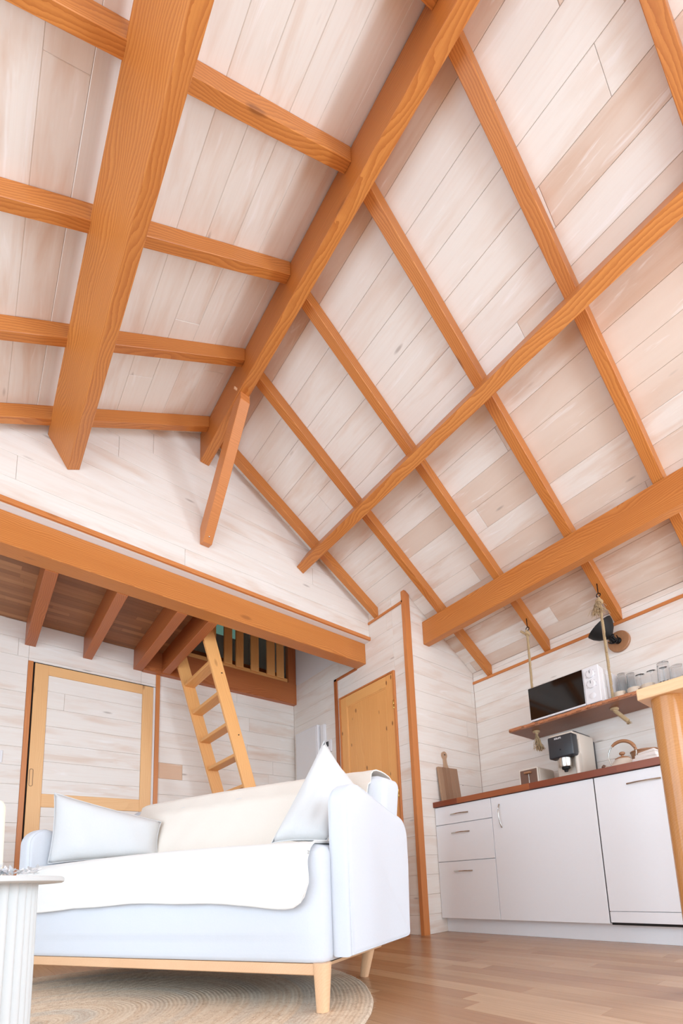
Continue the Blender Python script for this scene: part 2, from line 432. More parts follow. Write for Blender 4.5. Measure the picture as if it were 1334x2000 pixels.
# u runs along -y so that the boards face -x
planks(wd, (XD+TH, 0, 0), (0, -1, 0), (0, 0, 1), [[(-PY0, 0), (-YC, 0), (-YC, zroof(XD)), (-PY0, zroof(XD))], [(-PY1, PZ), (-PY0, PZ), (-PY0, zroof(XD)), (-PY1, zroof(XD))], [(-YB, 0), (-PY1, 0), (-PY1, 2.44), (-YB, 2.44)]],
       .1433, -.005, TH, joints=(1.8, 3.6), rng=random.Random(8))
link('door_recess', box_bm(XD+TH*.4, XD+TH, PY0, PY1, 0, PZ), 'gap', wd)
link('plaster_panel', box_bm(XD+.002, XD+.06, YG+.045, 5.2, 2.4405, 3.95), 'plaster', wd)
link('plaster_strip', box_bm(XD+.002, XD+.02, YG+.01, YG+.0449, 2.4405, zroof(XD)-.002), 'plaster', wd)
link('upper_backing', box_bm(XD+TH, XD+.08, YC+.02, YG+.02, 2.58, zroof(XD)-.03), 'backing', wd)
# nook wall (y = YC)
wn = link('wall_nook', bmesh.new(), 'backing')
bm = bmesh.new(); poly_solid(bm, [(x, YC+TH, z) for x, z in [(XD+.02, 0), (XK, 0), (XK, zroof(XK)), (XD+.02, zroof(XD+.02))]], (0, 1, 0), .07)
bm.to_mesh(wn.data); bm.free(); tag(wn, kind='structure')
planks(wn, (0, YC+TH, 0), (1, 0, 0), (0, 0, 1), [[(XD, 0), (XK, 0), (XK, zroof(XK)), (XD, zroof(XD))]], .1433, -.002, TH, joints=(2, 3), rng=random.Random(2))
# kitchen wall (x = XK)
wk = link('wall_right', box_bm(XK+TH, XK+.1, -.2, YC+.1, 0, zroof(XK)-.003), 'backing'); tag(wk, kind='structure')
link('wall_part', box_bm(XK+TH, XK+.1, YR, -2.1, 0, zroof(XK)-.003), 'backing', wk)
link('wall_part', box_bm(XK+TH, XK+.1, -2.1, -.2, 0, .7), 'backing', wk)
link('wall_part', box_bm(XK+TH, XK+.1, -2.1, -.2, 2.0, zroof(XK)-.003), 'backing', wk)
w4 = empty('window_4', T(XK+.05, -1.15, .7)); tag(w4, kind='structure')
for y0, y1, z0, z1 in ((-2.1, -2.04, .7, 2.0), (-.26, -.2, .7, 2.0), (-1.18, -1.12, .7, 2.0), (-2.1, -.2, 1.94, 2.0), (-2.1, -.2, .7, .76)):
    box('window_frame', XK+.02, XK+.08, y0, y1, z0, z1, 'trim', w4, along='z' if z1-z0 > 1 else 'y')
planks(wk, (XK+TH, 0, 0), (0, -1, 0), (0, 0, 1), [[(-YC, 0), (.2, 0), (.2, zroof(XK)), (-YC, zroof(XK))], [(.2, 0), (2.1, 0), (2.1, .7), (.2, .7)], [(.2, 2.0), (2.1, 2.0), (2.1, zroof(XK)), (.2, zroof(XK))], [(2.1, 0), (-YR, 0), (-YR, zroof(XK)), (2.1, zroof(XK))]], .1433, .002, TH, joints=(1.8, 3.6), rng=random.Random(11))
# left wall with a wide glazed opening (behind the picture's left edge)
wl = link('wall_left', box_bm(XL-.1, XL, YR, -.8, 0, zroof(XL)), 'plaster'); tag(wl, kind='structure')
link('wall_part', box_bm(XL-.1, XL, 2.7, YG+.05, 0, zroof(XL)), 'plaster', wl); link('wall_part', box_bm(XL-.1, XL, YG+.05, 5.3, 0, 3.95), 'plaster', wl)
link('wall_part', box_bm(XL-.1, XL, -.8, 2.7, 2.08, zroof(XL)), 'plaster', wl)
w1 = empty('window_1', T(XL-.05, .95, 0)); tag(w1, kind='structure')
for y0, y1, z0, z1 in ((-.8, -.74, 0, 2.08), (2.64, 2.7, 0, 2.08), (.92, .98, 0, 2.08), (-.8, 2.7, 2.02, 2.08), (-.8, 2.7, 0, .05)):
    box('window_frame', XL-.09, XL-.03, y0, y1, z0, z1, 'trim', w1, along='z' if z1-z0 > 1 else 'y')
# rear wall with a wide glazed opening
wr = link('wall_rear', box_bm(XL-.1, -.7, YR-.1, YR, 0, 2.1), 'plaster'); tag(wr, kind='structure')
link('wall_part', box_bm(2.7, XK+.1, YR-.1, YR, 0, 2.1), 'plaster', wr)
bm = bmesh.new(); poly_solid(bm, [(x, YR, z) for x, z in gable_poly(XL-.1, XK+.1, 2.1)], (0, -1, 0), .1); link('wall_part', bm, 'plaster', wr)
w2 = empty('window_2', T(1.0, YR-.05, 0)); tag(w2, kind='structure')
for x0, x1, z0, z1 in ((-.7, -.64, 0, 2.1), (2.64, 2.7, 0, 2.1), (.97, 1.03, 0, 2.1), (-.7, 2.7, 2.04, 2.1), (-.7, 2.7, 0, .05)):
    box('window_frame', x0, x1, YR-.09, YR-.03, z0, z1, 'trim', w2, along='z' if z1-z0 > 1 else 'x')
# far wall of the loft
wf = link('wall_loft', box_bm(XL, XD+.1, 5.2, 5.3, 2.2, 3.34), 'plaster'); tag(wf, kind='structure')
for a_ in ((XL, 1.15, 3.34, 3.85), (2.40, XD+.1, 3.34, 3.85), (XL, XD+.1, 3.85, 3.95)): link('wall_part', box_bm(a_[0], a_[1], 5.2, 5.3, a_[2], a_[3]), 'plaster', wf)
link('loft_back_floor', box_bm(XL, XD+.05, YB+.1, 5.2, 2.2, 2.44), 'backing', wf)

# ceiling ---------------------------------------------------------------
ce = link('ceiling', bmesh.new(), 'backing'); tag(ce, kind='structure')
bm = bmesh.new()
def slab(x0, x1, y0, y1, t0=TH+.0, t1=.09):
    a, b = zroof(x0), zroof(x1)
    poly_solid(bm, [(x0, y0, a+t0), (x1, y0, b+t0), (x1, y0, b+t1), (x0, y0, a+t1)], (0, 1, 0), y1-y0)
slab(XL-.1, XR0, YR-.1, YG+.05); slab(XR0, XK+.1, YR-.1, YG+.05); slab(XD+.05, XK+.1, YG+.04, YB)
bm.to_mesh(ce.data); bm.free()
sr = (1/SL, 0, -.6/SL)      # down the right slope
slr = (1/SL, 0, .6/SL)      # up the left slope
nr = Vector((-.6/SL, 0, -1/SL))
t_ = TH
LR = (XK-XR0)*SL; LLF = (XR0-XL)*SL
def off(n): return Vector((XR0, 0, ZR))-Vector(n)*t_
# right slope: u along y, v so that u x v points into the room
nR = Vector((-.6, 0, -1)).normalized(); vR = nR.cross(Vector((0, 1, 0)))     # v = n x u
nL = Vector((.6, 0, -1)).normalized(); vL = nL.cross(Vector((0, 1, 0)))
def ext(v, sgn):  # range of v for slope of given run
    return v
kR = 1 if vR.x > 0 else -1
kL = 1 if vL.x > 0 else -1
rR = sorted((0, kR*LR)); rL = sorted((0, -kL*LLF))
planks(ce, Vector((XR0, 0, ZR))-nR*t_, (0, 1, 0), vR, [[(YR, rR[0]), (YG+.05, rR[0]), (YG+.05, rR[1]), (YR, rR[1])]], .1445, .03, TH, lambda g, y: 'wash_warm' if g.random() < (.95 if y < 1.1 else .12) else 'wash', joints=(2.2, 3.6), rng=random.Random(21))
planks(ce, Vector((XR0, 0, ZR))-nL*t_, (0, 1, 0), vL, [[(YR, rL[0]), (YG+.05, rL[0]), (YG+.05, rL[1]), (YR, rL[1])]], .139, .05, TH, joints=(3.4, 5), rng=random.Random(23))
# loft room: flat ceiling, high window in the far wall
LZ = 3.95; WX0, WX1, WZ0, WZ1 = 1.15, 2.40, 3.34, 3.85
link('loft_ceiling', box_bm(XL, XD+.1, YG+.05, 5.3, LZ, LZ+.08), 'plaster', ce)
bm = bmesh.new()
poly_solid(bm, [(x, YG+.05, z) for x, z in [(XR0, ZR+.02), (XD+.1, zroof(XD+.1)+.02), (XD+.1, LZ), (XL, LZ), (XL, zroof(XL)+.02)]], (0, 1, 0), .04)
link('loft_front_panel', bm, 'plaster', ce)
w3 = empty('window_3', T((WX0+WX1)/2, 5.25, WZ0)); tag(w3, kind='structure')
link('pane', box_bm(WX0, WX1, 5.24, 5.246, WZ0, WZ1), 'greenglass', w3)
for x0, x1, z0, z1 in ((WX0, WX0+.05, WZ0, WZ1), (WX1-.05, WX1, WZ0, WZ1), ((WX0+WX1)/2-.02, (WX0+WX1)/2+.02, WZ0, WZ1), (WX0, WX1, WZ0, WZ0+.05), (WX0, WX1, WZ1-.05, WZ1)):
    link('window_frame', box_bm(x0, x1, 5.21, 5.27, z0, z1, .002), 'plaster', w3)
o_ = box('headboard', 1.25, XD-.01, 4.42, 4.45, 2.442, 2.70, 'timber_red', None, .003, along='x'); tag(o_, 'low brown wooden board standing behind the loft railing slats', 'board')

# baseboards / trims ------------------------------------------------------
def trim(n, *a, mat='trim', along='x', bev=.0015):
    o = box('trim_%d' % n, *a, mat, None, bev, along=along); return tag(o, kind='structure')
trim(1, -.75, XD-.0, YG-.016, YG+.002, 2.4335, 2.462)                        # foot of gable
trim(2, XK-.012, XK, YR, YC, 2.084, 2.106, along='y')                      # kitchen eave
trim(3, XD-.012, XD, YC+.01, YG, 2.580, 2.600, along='y')                  # door wall eave
# corner post cover (two faces)
bm = bmesh.new()
pts = [(XD-.012, YC-.012), (XD+.048, YC-.012), (XD+.048, YC), (XD, YC), (XD, YC+.022), (XD-.012, YC+.022)]
poly_solid(bm, [(0, x-XD, y-YC) for x, y in pts], (1, 0, 0), 2.675)
Mz = Matrix(((0, 1, 0, XD), (0, 0, 1, YC), (1, 0, 0, 0), (0, 0, 0, 1)))
tag(link('trim_4', bm, 'trim', None, Mz), kind='structure')
trim(5, XD-.014, XD, PY1+.028, PY1+.068, 0, 2.262, along='z', mat='timber_red')
trim(6, XD-.014, XD, YFB, PY1+.068, 2.240, 2.262, along='y', mat='timber_red')
trim(7, DX0, DX0+.03, YB-.006, YB+TH, 0, 2.131, along='z')
trim(8, 1.132, 1.164, YB-.012, YB+TH, 0, 2.242, along='z')

# ------------------------------------------------------------------ timbers
def roof_sec(x, dtop, dbot, w): pass
RY = [(2.756, 2.806), (2.232, 2.284), (1.678, 1.729), (1.132, 1.180), (.585, .635), (.030, .080), (-.52, -.47), (-1.07, -1.02), (-1.62, -1.57), (-2.17, -2.12)]
names = ['shortest, against the gable wall', 'passing just beside the nook corner post', 'carrying the left shelf rope', 'carrying the right shelf rope', 'next one beyond the right shelf rope', 'cut off in the top right corner']
hid = 'behind the viewpoint'
RD = .083
def rafter(side, fa, fb, w_, label, group=None):
    """fa, fb: far edge (y) at ridge and at eave; slightly out of square as in the house"""
    xa = XR0+side*.03; xb = XK if side > 0 else XL
    if side > 0 and fb > YC: xb = XD
    za, zb = zroof(xa)-.0005, zroof(xb)-.0005
    pa = Vector((xa, fa-w_/2, za-RD/2)); pb = Vector((xb, fb-w_/2, zb-RD/2))
    x = (pb-pa).normalized(); z = Vector((0, 1, 0)); z = x.cross(z).normalized(); y = z.cross(x)
    M = Matrix((x, y, z)).transposed().to_4x4(); M.translation = (pa+pb)/2; Mi = M.inverted()
    bm = bmesh.new()
    poly_solid(bm, [Mi @ Vector(p) for p in [(xa, fa-w_, za), (xb, fb-w_, zb), (xb, fb-w_, zb-RD), (xa, fa-w_, za-RD)]], Mi.to_3x3() @ Vector((0, 1, 0)), w_)
    bmesh.ops.bevel(bm, geom=bm.edges[:], offset=.002, segments=1, affect='EDGES')
    return tag(link('roof_rafter', bm, 'timber', None, M), label, 'rafter', group)
RR_ = [(2.806, 2.806, .05), (2.262, 2.284, .052), (1.742, 1.728, .052), (1.222, 1.178, .056), (.718, .640, .056), (.210, .060, .056)]
RL_ = [(2.773, 2.880, .05), (2.240, 2.44, .05), (1.722, 1.92, .05), (1.219, 1.37, .05), (.700, .84, .05)]
for i, (a, b, c) in enumerate(RR_): rafter(1, a, b, c, 'orange rafter of the right roof slope, '+names[i], 'rafters of the right roof slope')
for i, (a, b, c) in enumerate(RL_):
    nm = ['lying along the gable wall', 'second from the gable wall', 'third from the gable wall', 'crossing the top left corner', 'just showing at the top edge']
    rafter(-1, a, b, c, 'orange rafter of the left roof slope, '+nm[i], 'rafters of the left roof slope')

def beam_y(name, sec, y0, y1, mat, label, bev=.003, par=None):
    o = beam_poly(name, [(x, y0, z) for x, z in sec], (0, y1-y0, 0), mat, par, bev)
    return tag(o, label, 'beam') if par is None else o
rb = empty('ridge_beam', T(XR0, YG, 3.289)); tag(rb, 'deep orange timber ridge beam running along the top of the roof', 'beam')
beam_y('timber', [(1.027, 3.289), (1.087, 3.289), (1.087, 3.505), (1.057, 3.523), (1.027, 3.505)], YR, YG, 'timber', '', par=rb)
# brace from gable wall up to the ridge
br = empty('ridge_brace', T(1.06, YG, 2.67)); tag(br, 'slanting timber brace from the gable wall up to the ridge beam', 'brace')
beam_poly('timber', [(1.032, YG, 2.668), (1.032, YG, 2.785), (1.032, 2.36, 3.289), (1.032, 2.262, 3.289), (1.032, 2.262, 3.240), (1.032, 2.83, 2.655)], (.058, 0, 0), 'timber', br, .002)
br.children[0].data.materials[0] = MT['trim']
lathe('screw_head', [(.004, 0), (.004, .002), (.002, .003)], 'chrome', Matrix.Translation((1.06, 2.80, 2.684)) @ Matrix.Rotation(PI/2+.78, 4, 'X'), br, seg=10)
lathe('peg', [(.008, 0), (.008, .095)], 'beech', Matrix.Translation((1.010, 2.30, 3.33)) @ Matrix.Rotation(PI/2, 4, 'Y'), rb, seg=12)
# canted purlins
d_ = .192
def canted(xb, zb, w, side):  # (xb,zb) inner lower corner, section square to the slope
    ux = Vector((1, 0, -.6*side)).normalized()*w
    up_ = Vector((.6*side, 0, 1)).normalized()*d_
    p = Vector((xb, 0, zb)); return [(q.x, q.z) for q in (p, p+ux, p+ux+up_, p+up_)]
beam_y('purlin', canted(1.761, 2.824, .066, 1), YR, YG, 'timber', 'long orange purlin crossing under the rafters of the right slope, ending at the gable wall')
beam_y('purlin', canted(.304, 2.779, .066, -1), YR, YG, 'timber', 'broad orange purlin crossing under the rafters of the left slope')
beam_y('purlin', [(2.657, 2.277), (2.725, 2.277), (2.725, 2.450), (2.657, 2.475)], YR, YC, 'timber', 'upright orange purlin above the kitchen, ending over the wall with the cutting board')
# loft beam and joists
o = box('loft_beam', -.76, XD, YF, YFB, 2.248, 2.4335, 'timber', None, .003, along='x'); tag(o, 'thick orange timber beam carrying the front edge of the loft', 'beam')
for i, (a, b) in enumerate([(.249, .312), (.606, .666), (.958, 1.023), (1.161, 1.2254)]):
    o = box('loft_joist', a, b, YFB, YB-(.062 if i == 3 else 0), 2.245, 2.4225, 'timber_red', None, .002, along='y')
    tag(o, 'red-brown timber joist under the loft floor, '+['leftmost of the four', 'second of the four from the left', 'third of the four from the left', 'rightmost, with the ladder against it'][i], 'joist', 'joists under the loft')
o = box('wall_beam', 1.023, XD, YB-.06, YB, 2.240, 2.462, 'timber_red', None, .002, along='x'); tag(o, 'red-brown timber beam on the back wall under the loft railing', 'beam')
# loft floor
lf = link('loft_floor', box_bm(XL, 1.2254, YFB+.001, YB+.1, 2.4325, 2.45), 'backing'); tag(lf, 'loft floor of narrow brown wooden strips seen from below', 'floor')
planks(lf, (0, 0, 2.4325), (1, 0, 0), (0, -1, 0), [[(XL, -YB), (1.2254, -YB), (1.2254, -YFB), (XL, -YFB)]], .0475, .0, .010, 'under', gap=.0002, cham=.0005, joints=(.25, .55), name='floor_strip', rng=random.Random(4), rand_depth=.0002)
# railing of slats
rl = empty('loft_railing', T(2.1, YB-.03, 2.462)); tag(rl, 'loft railing of upright pine slats above the wall beam', 'railing')
box('bottom_rail', 1.23, XD, YB-.034, YB-.004, 2.462, 2.512, 'pine', rl, along='x')
for x0, x1, z0, tl in ((1.545, 1.625, 2.49, 0), (1.700, 1.780, 2.494, 0.0), (1.816, 1.893, 2.490, -.02), (1.967, 2.051, 2.490, .0), (2.137, 2.226, 2.494, .05), (2.246, 2.328, 2.494, -.015)):
    o = box('slat', x0, x1, YB-.058, YB-.036, z0, 3.30, 'pine', rl, .004, along='z')
box('post', 2.375, XD-.003, YB-.06, YB, 2.462, 3.30, 'timber_red', rl, along='z')

# ------------------------------------------------------------------ ladder
la = empty('loft_ladder', T(1.9, 3.6, 0)); tag(la, 'pine ladder with flat treads leaning against the loft joist', 'ladder')
def lx(z): return 1.879-.283*z          # front edge
def stile(y0, y1):
    zt = 2.40
    x = Vector((lx(1)-lx(0), 0, 1)).normalized(); y = Vector((0, 1, 0)); z = x.cross(y)
    M = Matrix((x, y, z)).transposed().to_4x4(); M.translation = Vector((lx(1.2)+.05, (y0+y1)/2, 1.2)); Mi = M.inverted(); bm = bmesh.new()
    poly_solid(bm, [Mi @ Vector(p) for p in [(lx(0), y0, 0), (lx(0)+.099, y0, 0), (lx(zt)+.099, y0, zt), (1.2270, y0, zt), (1.2270, y0, 2.304)]], Mi.to_3x3() @ Vector((0, 1, 0)), y1-y0)
    bmesh.ops.bevel(bm, geom=bm.edges[:], offset=.002, segments=1, affect='EDGES')
    return link('stile', bm, 'pine', la, M)
stile(3.36, 3.388); stile(3.93, 3.958)
for k in range(10):
    z = 2.10-.2335*k
    if z < .05: break
    box('tread', lx(z)+.006, lx(z)+.090, 3.388, 3.93, z, z+.028, 'pine', la, .006, 2, along='y')
for k in range(0, 9, 2):
    z = 2.03-.2335*k
    lathe('screw_head', [(.005, 0), (.005, .003), (.002, .004)], 'iron', Matrix.Translation((lx(z)+.07, 3.36, z)) @ Matrix.Rotation(PI/2, 4, 'X'), la, seg=8)

# ------------------------------------------------------------------ sliding door (back wall)
sd = empty('door_1', T(.7, YB, 0)); tag(sd, kind='structure')
ya, yb = YB-.012, YB+.006
box('stile', .316, .398, ya, yb, .01, 2.120, 'pine_pale', sd, .0015, along='z')
box('stile', 1.030, 1.112, ya, yb, .01, 2.120, 'pine_pale', sd, .0015, along='z')
for z0, z1 in ((2.045, 2.120), (1.055, 1.150), (.01, .15)):
    box('rail', .398, 1.030, ya, yb, z0, z1, 'pine_pale', sd, .0015, along='x')
planks(sd, (0, YB+.006, 0), (1, 0, 0), (0, 0, 1), [[(.398, 1.150), (1.030, 1.150), (1.030, 2.045), (.398, 2.045)]], .1337, 1.9235-.1337*12, .012, joints=(3, 4), rng=random.Random(31))
planks(sd, (0, YB+.006, 0), (1, 0, 0), (0, 0, 1), [[(.398, .15), (1.030, .15), (1.030, 1.055), (.398, 1.055)]], .1337, 1.9235-.1337*12, .012, joints=(3, 4), rng=random.Random(32))
box('closing_strip', 1.1135, 1.131, YB-.004, YB+.006, 0, 2.125, 'plaster', sd, .001, along='z')
pts = []
for k in range(24):
    a = 2*PI*k/24; pts.append((.334+.010*math.cos(a), ya-.0005, 1.262+(.052 if math.sin(a) > 0 else -.052)+.010*math.sin(a)))
tube('recessed_handle', pts, .0016, 'brown', sd, closed=True, seg=6)

# ------------------------------------------------------------------ pine door (door wall)
pd = empty('door_2', T(XD, 2.97, 0)); tag(pd, kind='structure')
xa, xb = XD-.010, XD+.006
def dbox(n, y0, y1, z0, z1, mat, along, x0=xa, x1=xb, bev=.0015): return box(n, x0, x1, y0, y1, z0, z1, mat, pd, bev, along=along)
dbox('door_frame', PY0, PY0+.022, 0, PZ, 'trim', 'z', XD-.016)
dbox('door_frame', PY1-.018, PY1, 0, PZ, 'trim', 'z', XD-.016)
dbox('door_frame', PY0+.022, PY1-.018, PZ-.014, PZ, 'trim', 'y', XD-.016)
s0, s1, zt = PY0+.024, PY1-.020, PZ-.016
dbox('stile', s0, s0+.085, .02, zt, 'knotty', 'z'); dbox('stile', s1-.085, s1, .02, zt, 'knotty', 'z')
dbox('rail', s0+.085, s1-.085, zt-.092, zt, 'pine', 'y'); dbox('rail', s0+.085, s1-.085, .02, .16, 'pine', 'y'); dbox('rail', s0+.085, s1-.085, .80, .92, 'pine', 'y')
box('door_stop', 1, 1, 1, 1, 1, 1, 'plaster', pd) if False else None
n = 5; ww = (s1-s0-.17)/n
for k in range(n):
    dbox('panel_board', s0+.085+k*ww, s0+.085+(k+1)*ww, .92, zt-.092, 'knotty', 'z', XD-.004, XD+.004, .0008)
    dbox('panel_board', s0+.085+k*ww, s0+.085+(k+1)*ww, .16, .80, 'knotty', 'z', XD-.004, XD+.004, .0008)
for y0, y1, z0, z1, al in ((s0+.085, s0+.097, .92, zt-.092, 'z'), (s1-.097, s1-.085, .92, zt-.092, 'z'), (s0+.097, s1-.097, zt-.104, zt-.092, 'y'), (s0+.097, s1-.097, .92, .932, 'y')):
    dbox('panel_moulding', y0, y1, z0, z1, 'pine', al, XD-.008, XD+.002)
for z in (1.775, 1.06, .25):
    lathe('hinge', [(.0045, 0), (.0045, .002), (.0052, .003), (.0052, .033), (.0045, .034), (.0045, .036), (.0052, .037), (.0052, .067), (.004, .071)], 'brass', Matrix.Translation((XD-.019, PY0+.014, z-.035)), pd, seg=12)
# meter cupboard and thermostat beside it
mp = empty('electrical_panel', T(XD-.03, 3.86, 1.3)); tag(mp, 'flat white electrical panel on the wall left of the pine door, behind the tall pillow', 'panel')
box('cover', XD-.045, XD, 3.665, 4.06, 1.15, 1.900, 'plastic_w', mp, .006, 2, along='z')
box('front_lid', XD-.049, XD-.044, 3.685, 4.04, 1.17, 1.88, 'plaster', mp, .002, along='z')
o = empty('cable_duct', T(XD, 3.61, 0)); tag(o, 'slim white cable duct beside the electrical panel', 'duct')
box('duct_base', XD-.022, XD, 3.577, 3.652, .05, 1.885, 'plastic_w', o, .003, along='z')
box('duct_lid', XD-.026, XD-.021, 3.589, 3.640, .05, 1.885, 'plaster', o, .002, along='z')
o = empty('thermostat', T(XD, 3.53, 1.65)); tag(o, 'white wall thermostat with a small grey display, beside the tall pillow tip', 'thermostat')
box('housing', XD-.02, XD, 3.487, 3.572, 1.600, 1.715, 'plastic_w', o, .004, 2, along='z')
box('display', XD-.0215, XD-.019, 3.520, 3.561, 1.652, 1.701, 'darkgrey', o, .001, along='z')
o = empty('wall_switch', T(.17, YB, 1.3)); tag(o, 'flat white switch plate on the back wall at the left edge of the picture', 'switch')
box('plate', .085, .172, YB-.008, YB, 1.352, 1.439, 'plastic_w', o, .002); box('rocker', .100, .157, YB-.011, YB-.008, 1.367, 1.424, 'plastic_w', o, .001)

# ------------------------------------------------------------------ kitchen
XF = 2.658
Y0K, Y1K, Y2K, Y3K = 2.441, 1.915, 1.186, .585
pl = box('plinth', 2.718, 2.734, Y3K, YC, 0, .100, 'lacquer', None, .001, along='y'); tag(pl, 'long white plinth board along the floor under the kitchen units', 'plinth')
def carcass(name, y0, y1, label, cat):
    e = empty(name, T((XF+XK)/2, (y0+y1)/2, .1)); tag(e, label, cat)
    box('body', XF+.019, XK-.005, y1+.001, y0-.001, .101, .928, 'lacquer', e, .001, along='y'); return e
def handle(parent, pa, pb, bulge=.024):
    pa, pb = Vector(pa), Vector(pb); pts = []; rd = []
    for k in range(13):
        t = k/12; p = pa.lerp(pb, t); p.x -= .003+bulge*math.sin(PI*t)**.7
        pts.append(p); rd.append(.0038+.0016*abs(2*t-1))
    bm = tube_bm(pts, rd, 8)
    c = bm.verts[:]
    return link('handle', bm, 'chrome', parent, None, smooth=True)
FZ = .925
dr = carcass('drawer_cabinet', Y0K, Y1K, 'white three-drawer kitchen cabinet at the nook wall', 'cabinet')
for z0, z1, hz in ((.791, FZ, .857), (.515, .786, .719), (.104, .510, .440)):
    d = box('drawer_front', XF, XF+.018, Y1K+.002, Y0K-.002, z0, z1, 'lacquer', dr, .0012, along='y')
    handle(d, (XF, 2.284, hz), (XF, 2.116, hz))
cu = carcass('base_cabinet', Y1K, Y2K, 'wide white kitchen cabinet with a single plain door', 'cabinet')
d = box('cabinet_door', XF, XF+.018, Y2K+.003, Y1K-.002, .104, FZ, 'lacquer', cu, .0012, along='y')
handle(d, (XF, 1.845, .870), (XF, 1.838, .712))
dw = carcass('dishwasher', Y2K, Y3K, 'white built-in dishwasher with a bar handle, behind the bar table leg', 'dishwasher')
d = box('door_panel', XF, XF+.018, Y3K, Y2K-.004, .173, FZ, 'lacquer', dw, .0012, along='y')
handle(d, (XF, 1.002, .859), (XF, .829, .860), .018)
box('kick_panel', XF, XF+.018, Y3K, Y2K-.004, .112, .170, 'lacquer', dw, .0012, along='y')
box('vent_grille', XF+.012, XF+.03, Y3K, Y2K-.004, .098, .112, 'gap', dw, .001, along='y')
box('side_gap', XF+.004, XF+.018, Y2K-.0035, Y2K-.0005, .11, .926, 'gap', dw, 0, along='z')
# worktop of glued staves
wt = empty('worktop', T((XT+XK)/2, 1.5, .93)); tag(wt, 'continuous dark reddish wooden worktop over the kitchen units', 'worktop')
box('core', XT+.002, XK-.002, Y3K+.001, YC-.002, .9305, .9685, 'counter', wt, 0, along='y')
rg = random.Random(17)
nx = 12; wx = (XK-XT)/nx
for i in range(nx):
    y = Y3K
    first = True
    while y < YC-.001:
        y2 = y+rg.uniform(.28, .62)
        if y2 > YC-.15: y2 = YC
        box('stave', XT+i*wx, XT+(i+1)*wx, y, y2, .9300, .9705, 'counter', wt, .0008, along='y'); y = y2
# cutting board leaning on the nook wall
CBM = Matrix.Translation((2.828, 2.395, .971)) @ Matrix.Rotation(-math.radians(4.5), 4, 'X') @ Matrix.Rotation(math.radians(-1.5), 4, 'Y')
cb = empty('cutting_board', CBM); tag(cb, 'wooden cutting board with a ringed handle leaning in the kitchen corner', 'board')
ws = [-.115, -.070, -.024, .020, .066, .115]
for a, b in zip(ws, ws[1:]):
    bm = box_bm(0, .292, a, b, 0, .020, .0015)
    link('stave', bm, 'board', cb, CBM @ Matrix(((0, 1, 0, 0), (0, 0, 1, 0), (1, 0, 0, 0), (0, 0, 0, 1))))
bm = bmesh.new()
prof = [(-.032, .286), (-.020, .300), (-.013, .33), (-.013, .365)]
out = []
for x, z in prof: out.append((x, z))
for k in range(17):
    a = math.radians(218-k*(256/16)); out.append((.028*math.cos(a), .398+.030*math.sin(a)))
for x, z in reversed(prof): out.append((-x, z))
poly_solid(bm, [(z, x-.012, 0.001) for x, z in out], (0, 0, 1), .018)
hb = link('handle', bm, 'board', cb, CBM @ Matrix(((0, 1, 0, 0), (0, 0, 1, 0), (1, 0, 0, 0), (0, 0, 0, 1))))
lathe('hanging_hole', [(.0065, 0), (.0065, .0205)], 'gap', CBM @ Matrix.Translation((-.012, 0, .400)) @ Matrix.Rotation(-PI/2, 4, 'X'), cb, seg=14)
# small dish with a shaker
o = lathe('salt_dish', [(.022, 0), (.036, .012), (.045, .022), (.043, .024), (.034, .014), (.005, .006)], 'walnut', T(3.065, 2.343, .971)); tag(o, 'small brown wooden dish in the kitchen corner', 'dish')
o = empty('salt_shaker', T(3.065, 2.343, .978)); tag(o, 'tiny white shaker standing in the small brown dish', 'shaker')
lathe('body', [(.014, .0), (.016, .02), (.013, .038), (.010, .046)], 'plastic_w', T(3.065, 2.343, .978), o, seg=16)
lathe('cap', [(.0105, .0), (.011, .008), (.006, .014)], 'creamcer', T(3.065, 2.343, 1.024), o, seg=16)

# toaster
TM = T(2.955, 1.777, .971)
to = empty('toaster', TM); tag(to, 'small cream toaster with a taupe end panel and lever', 'toaster')
bm = box_bm(0.004, .235, -.077, .077, .010, .170, .022, 4); link('shell', bm, 'cream', to, TM, smooth=True)
bm = box_bm(-.006, .006, -.070, .070, .010, .158, .004, 2); link('end_panel', bm, 'brown', to, TM)
for a, b, c, d in ((-.077, -.068, .006, .166), (.068, .077, .006, .166)):
    link('panel_frame', box_bm(-.008, .008, a, b, c, d, .002), 'cream', to, TM)
link('panel_frame', box_bm(-.008, .008, -.068, .068, .157, .168, .002), 'cream', to, TM)
link('lever_slot', box_bm(-.0085, -.005, -.004, .002, .02, .135, .0005), 'chrome', to, TM)
link('lever', box_bm(-.030, -.006, -.028, .026, .128, .142, .005, 2), 'walnut', to, TM)
for y in (-.035, .035): link('bread_slot', box_bm(.05, .20, y-.012, y+.012, .1695, .1712), 'gap', to, TM)

# coffee machine
CM = T(2.925, 1.500, .971)
co = empty('coffee_machine', CM); tag(co, 'cream coffee machine with a black front head and chrome spout', 'coffee machine')
link('base', box_bm(.0, .30, -.088, .088, 0, .045, .008, 2), 'cream', co, CM, smooth=True)
link('body', box_bm(.095, .315, -.090, .090, .04, .352, .014, 3), 'cream', co, CM, smooth=True)
link('side_cheek', box_bm(.050, .12, -.090, -.060, .03, .215, .016, 3), 'cream', co, CM, smooth=True)
link('head', box_bm(.010, .11, -.086, .086, .300, .352, .010, 3), 'cream', co, CM, smooth=True)
link('front_panel', box_bm(-.006, .075, -.089, .089, .185, .338, .010, 3), 'darkgrey', co, CM, smooth=True)
link('rear_tank', box_bm(.316, .345, -.085, .085, .01, .325, .008, 2), 'darkgrey', co, CM, smooth=True)
link('lid', box_bm(.06, .30, -.075, .075, .352, .364, .005, 2), 'darkgrey', co, CM, smooth=True)
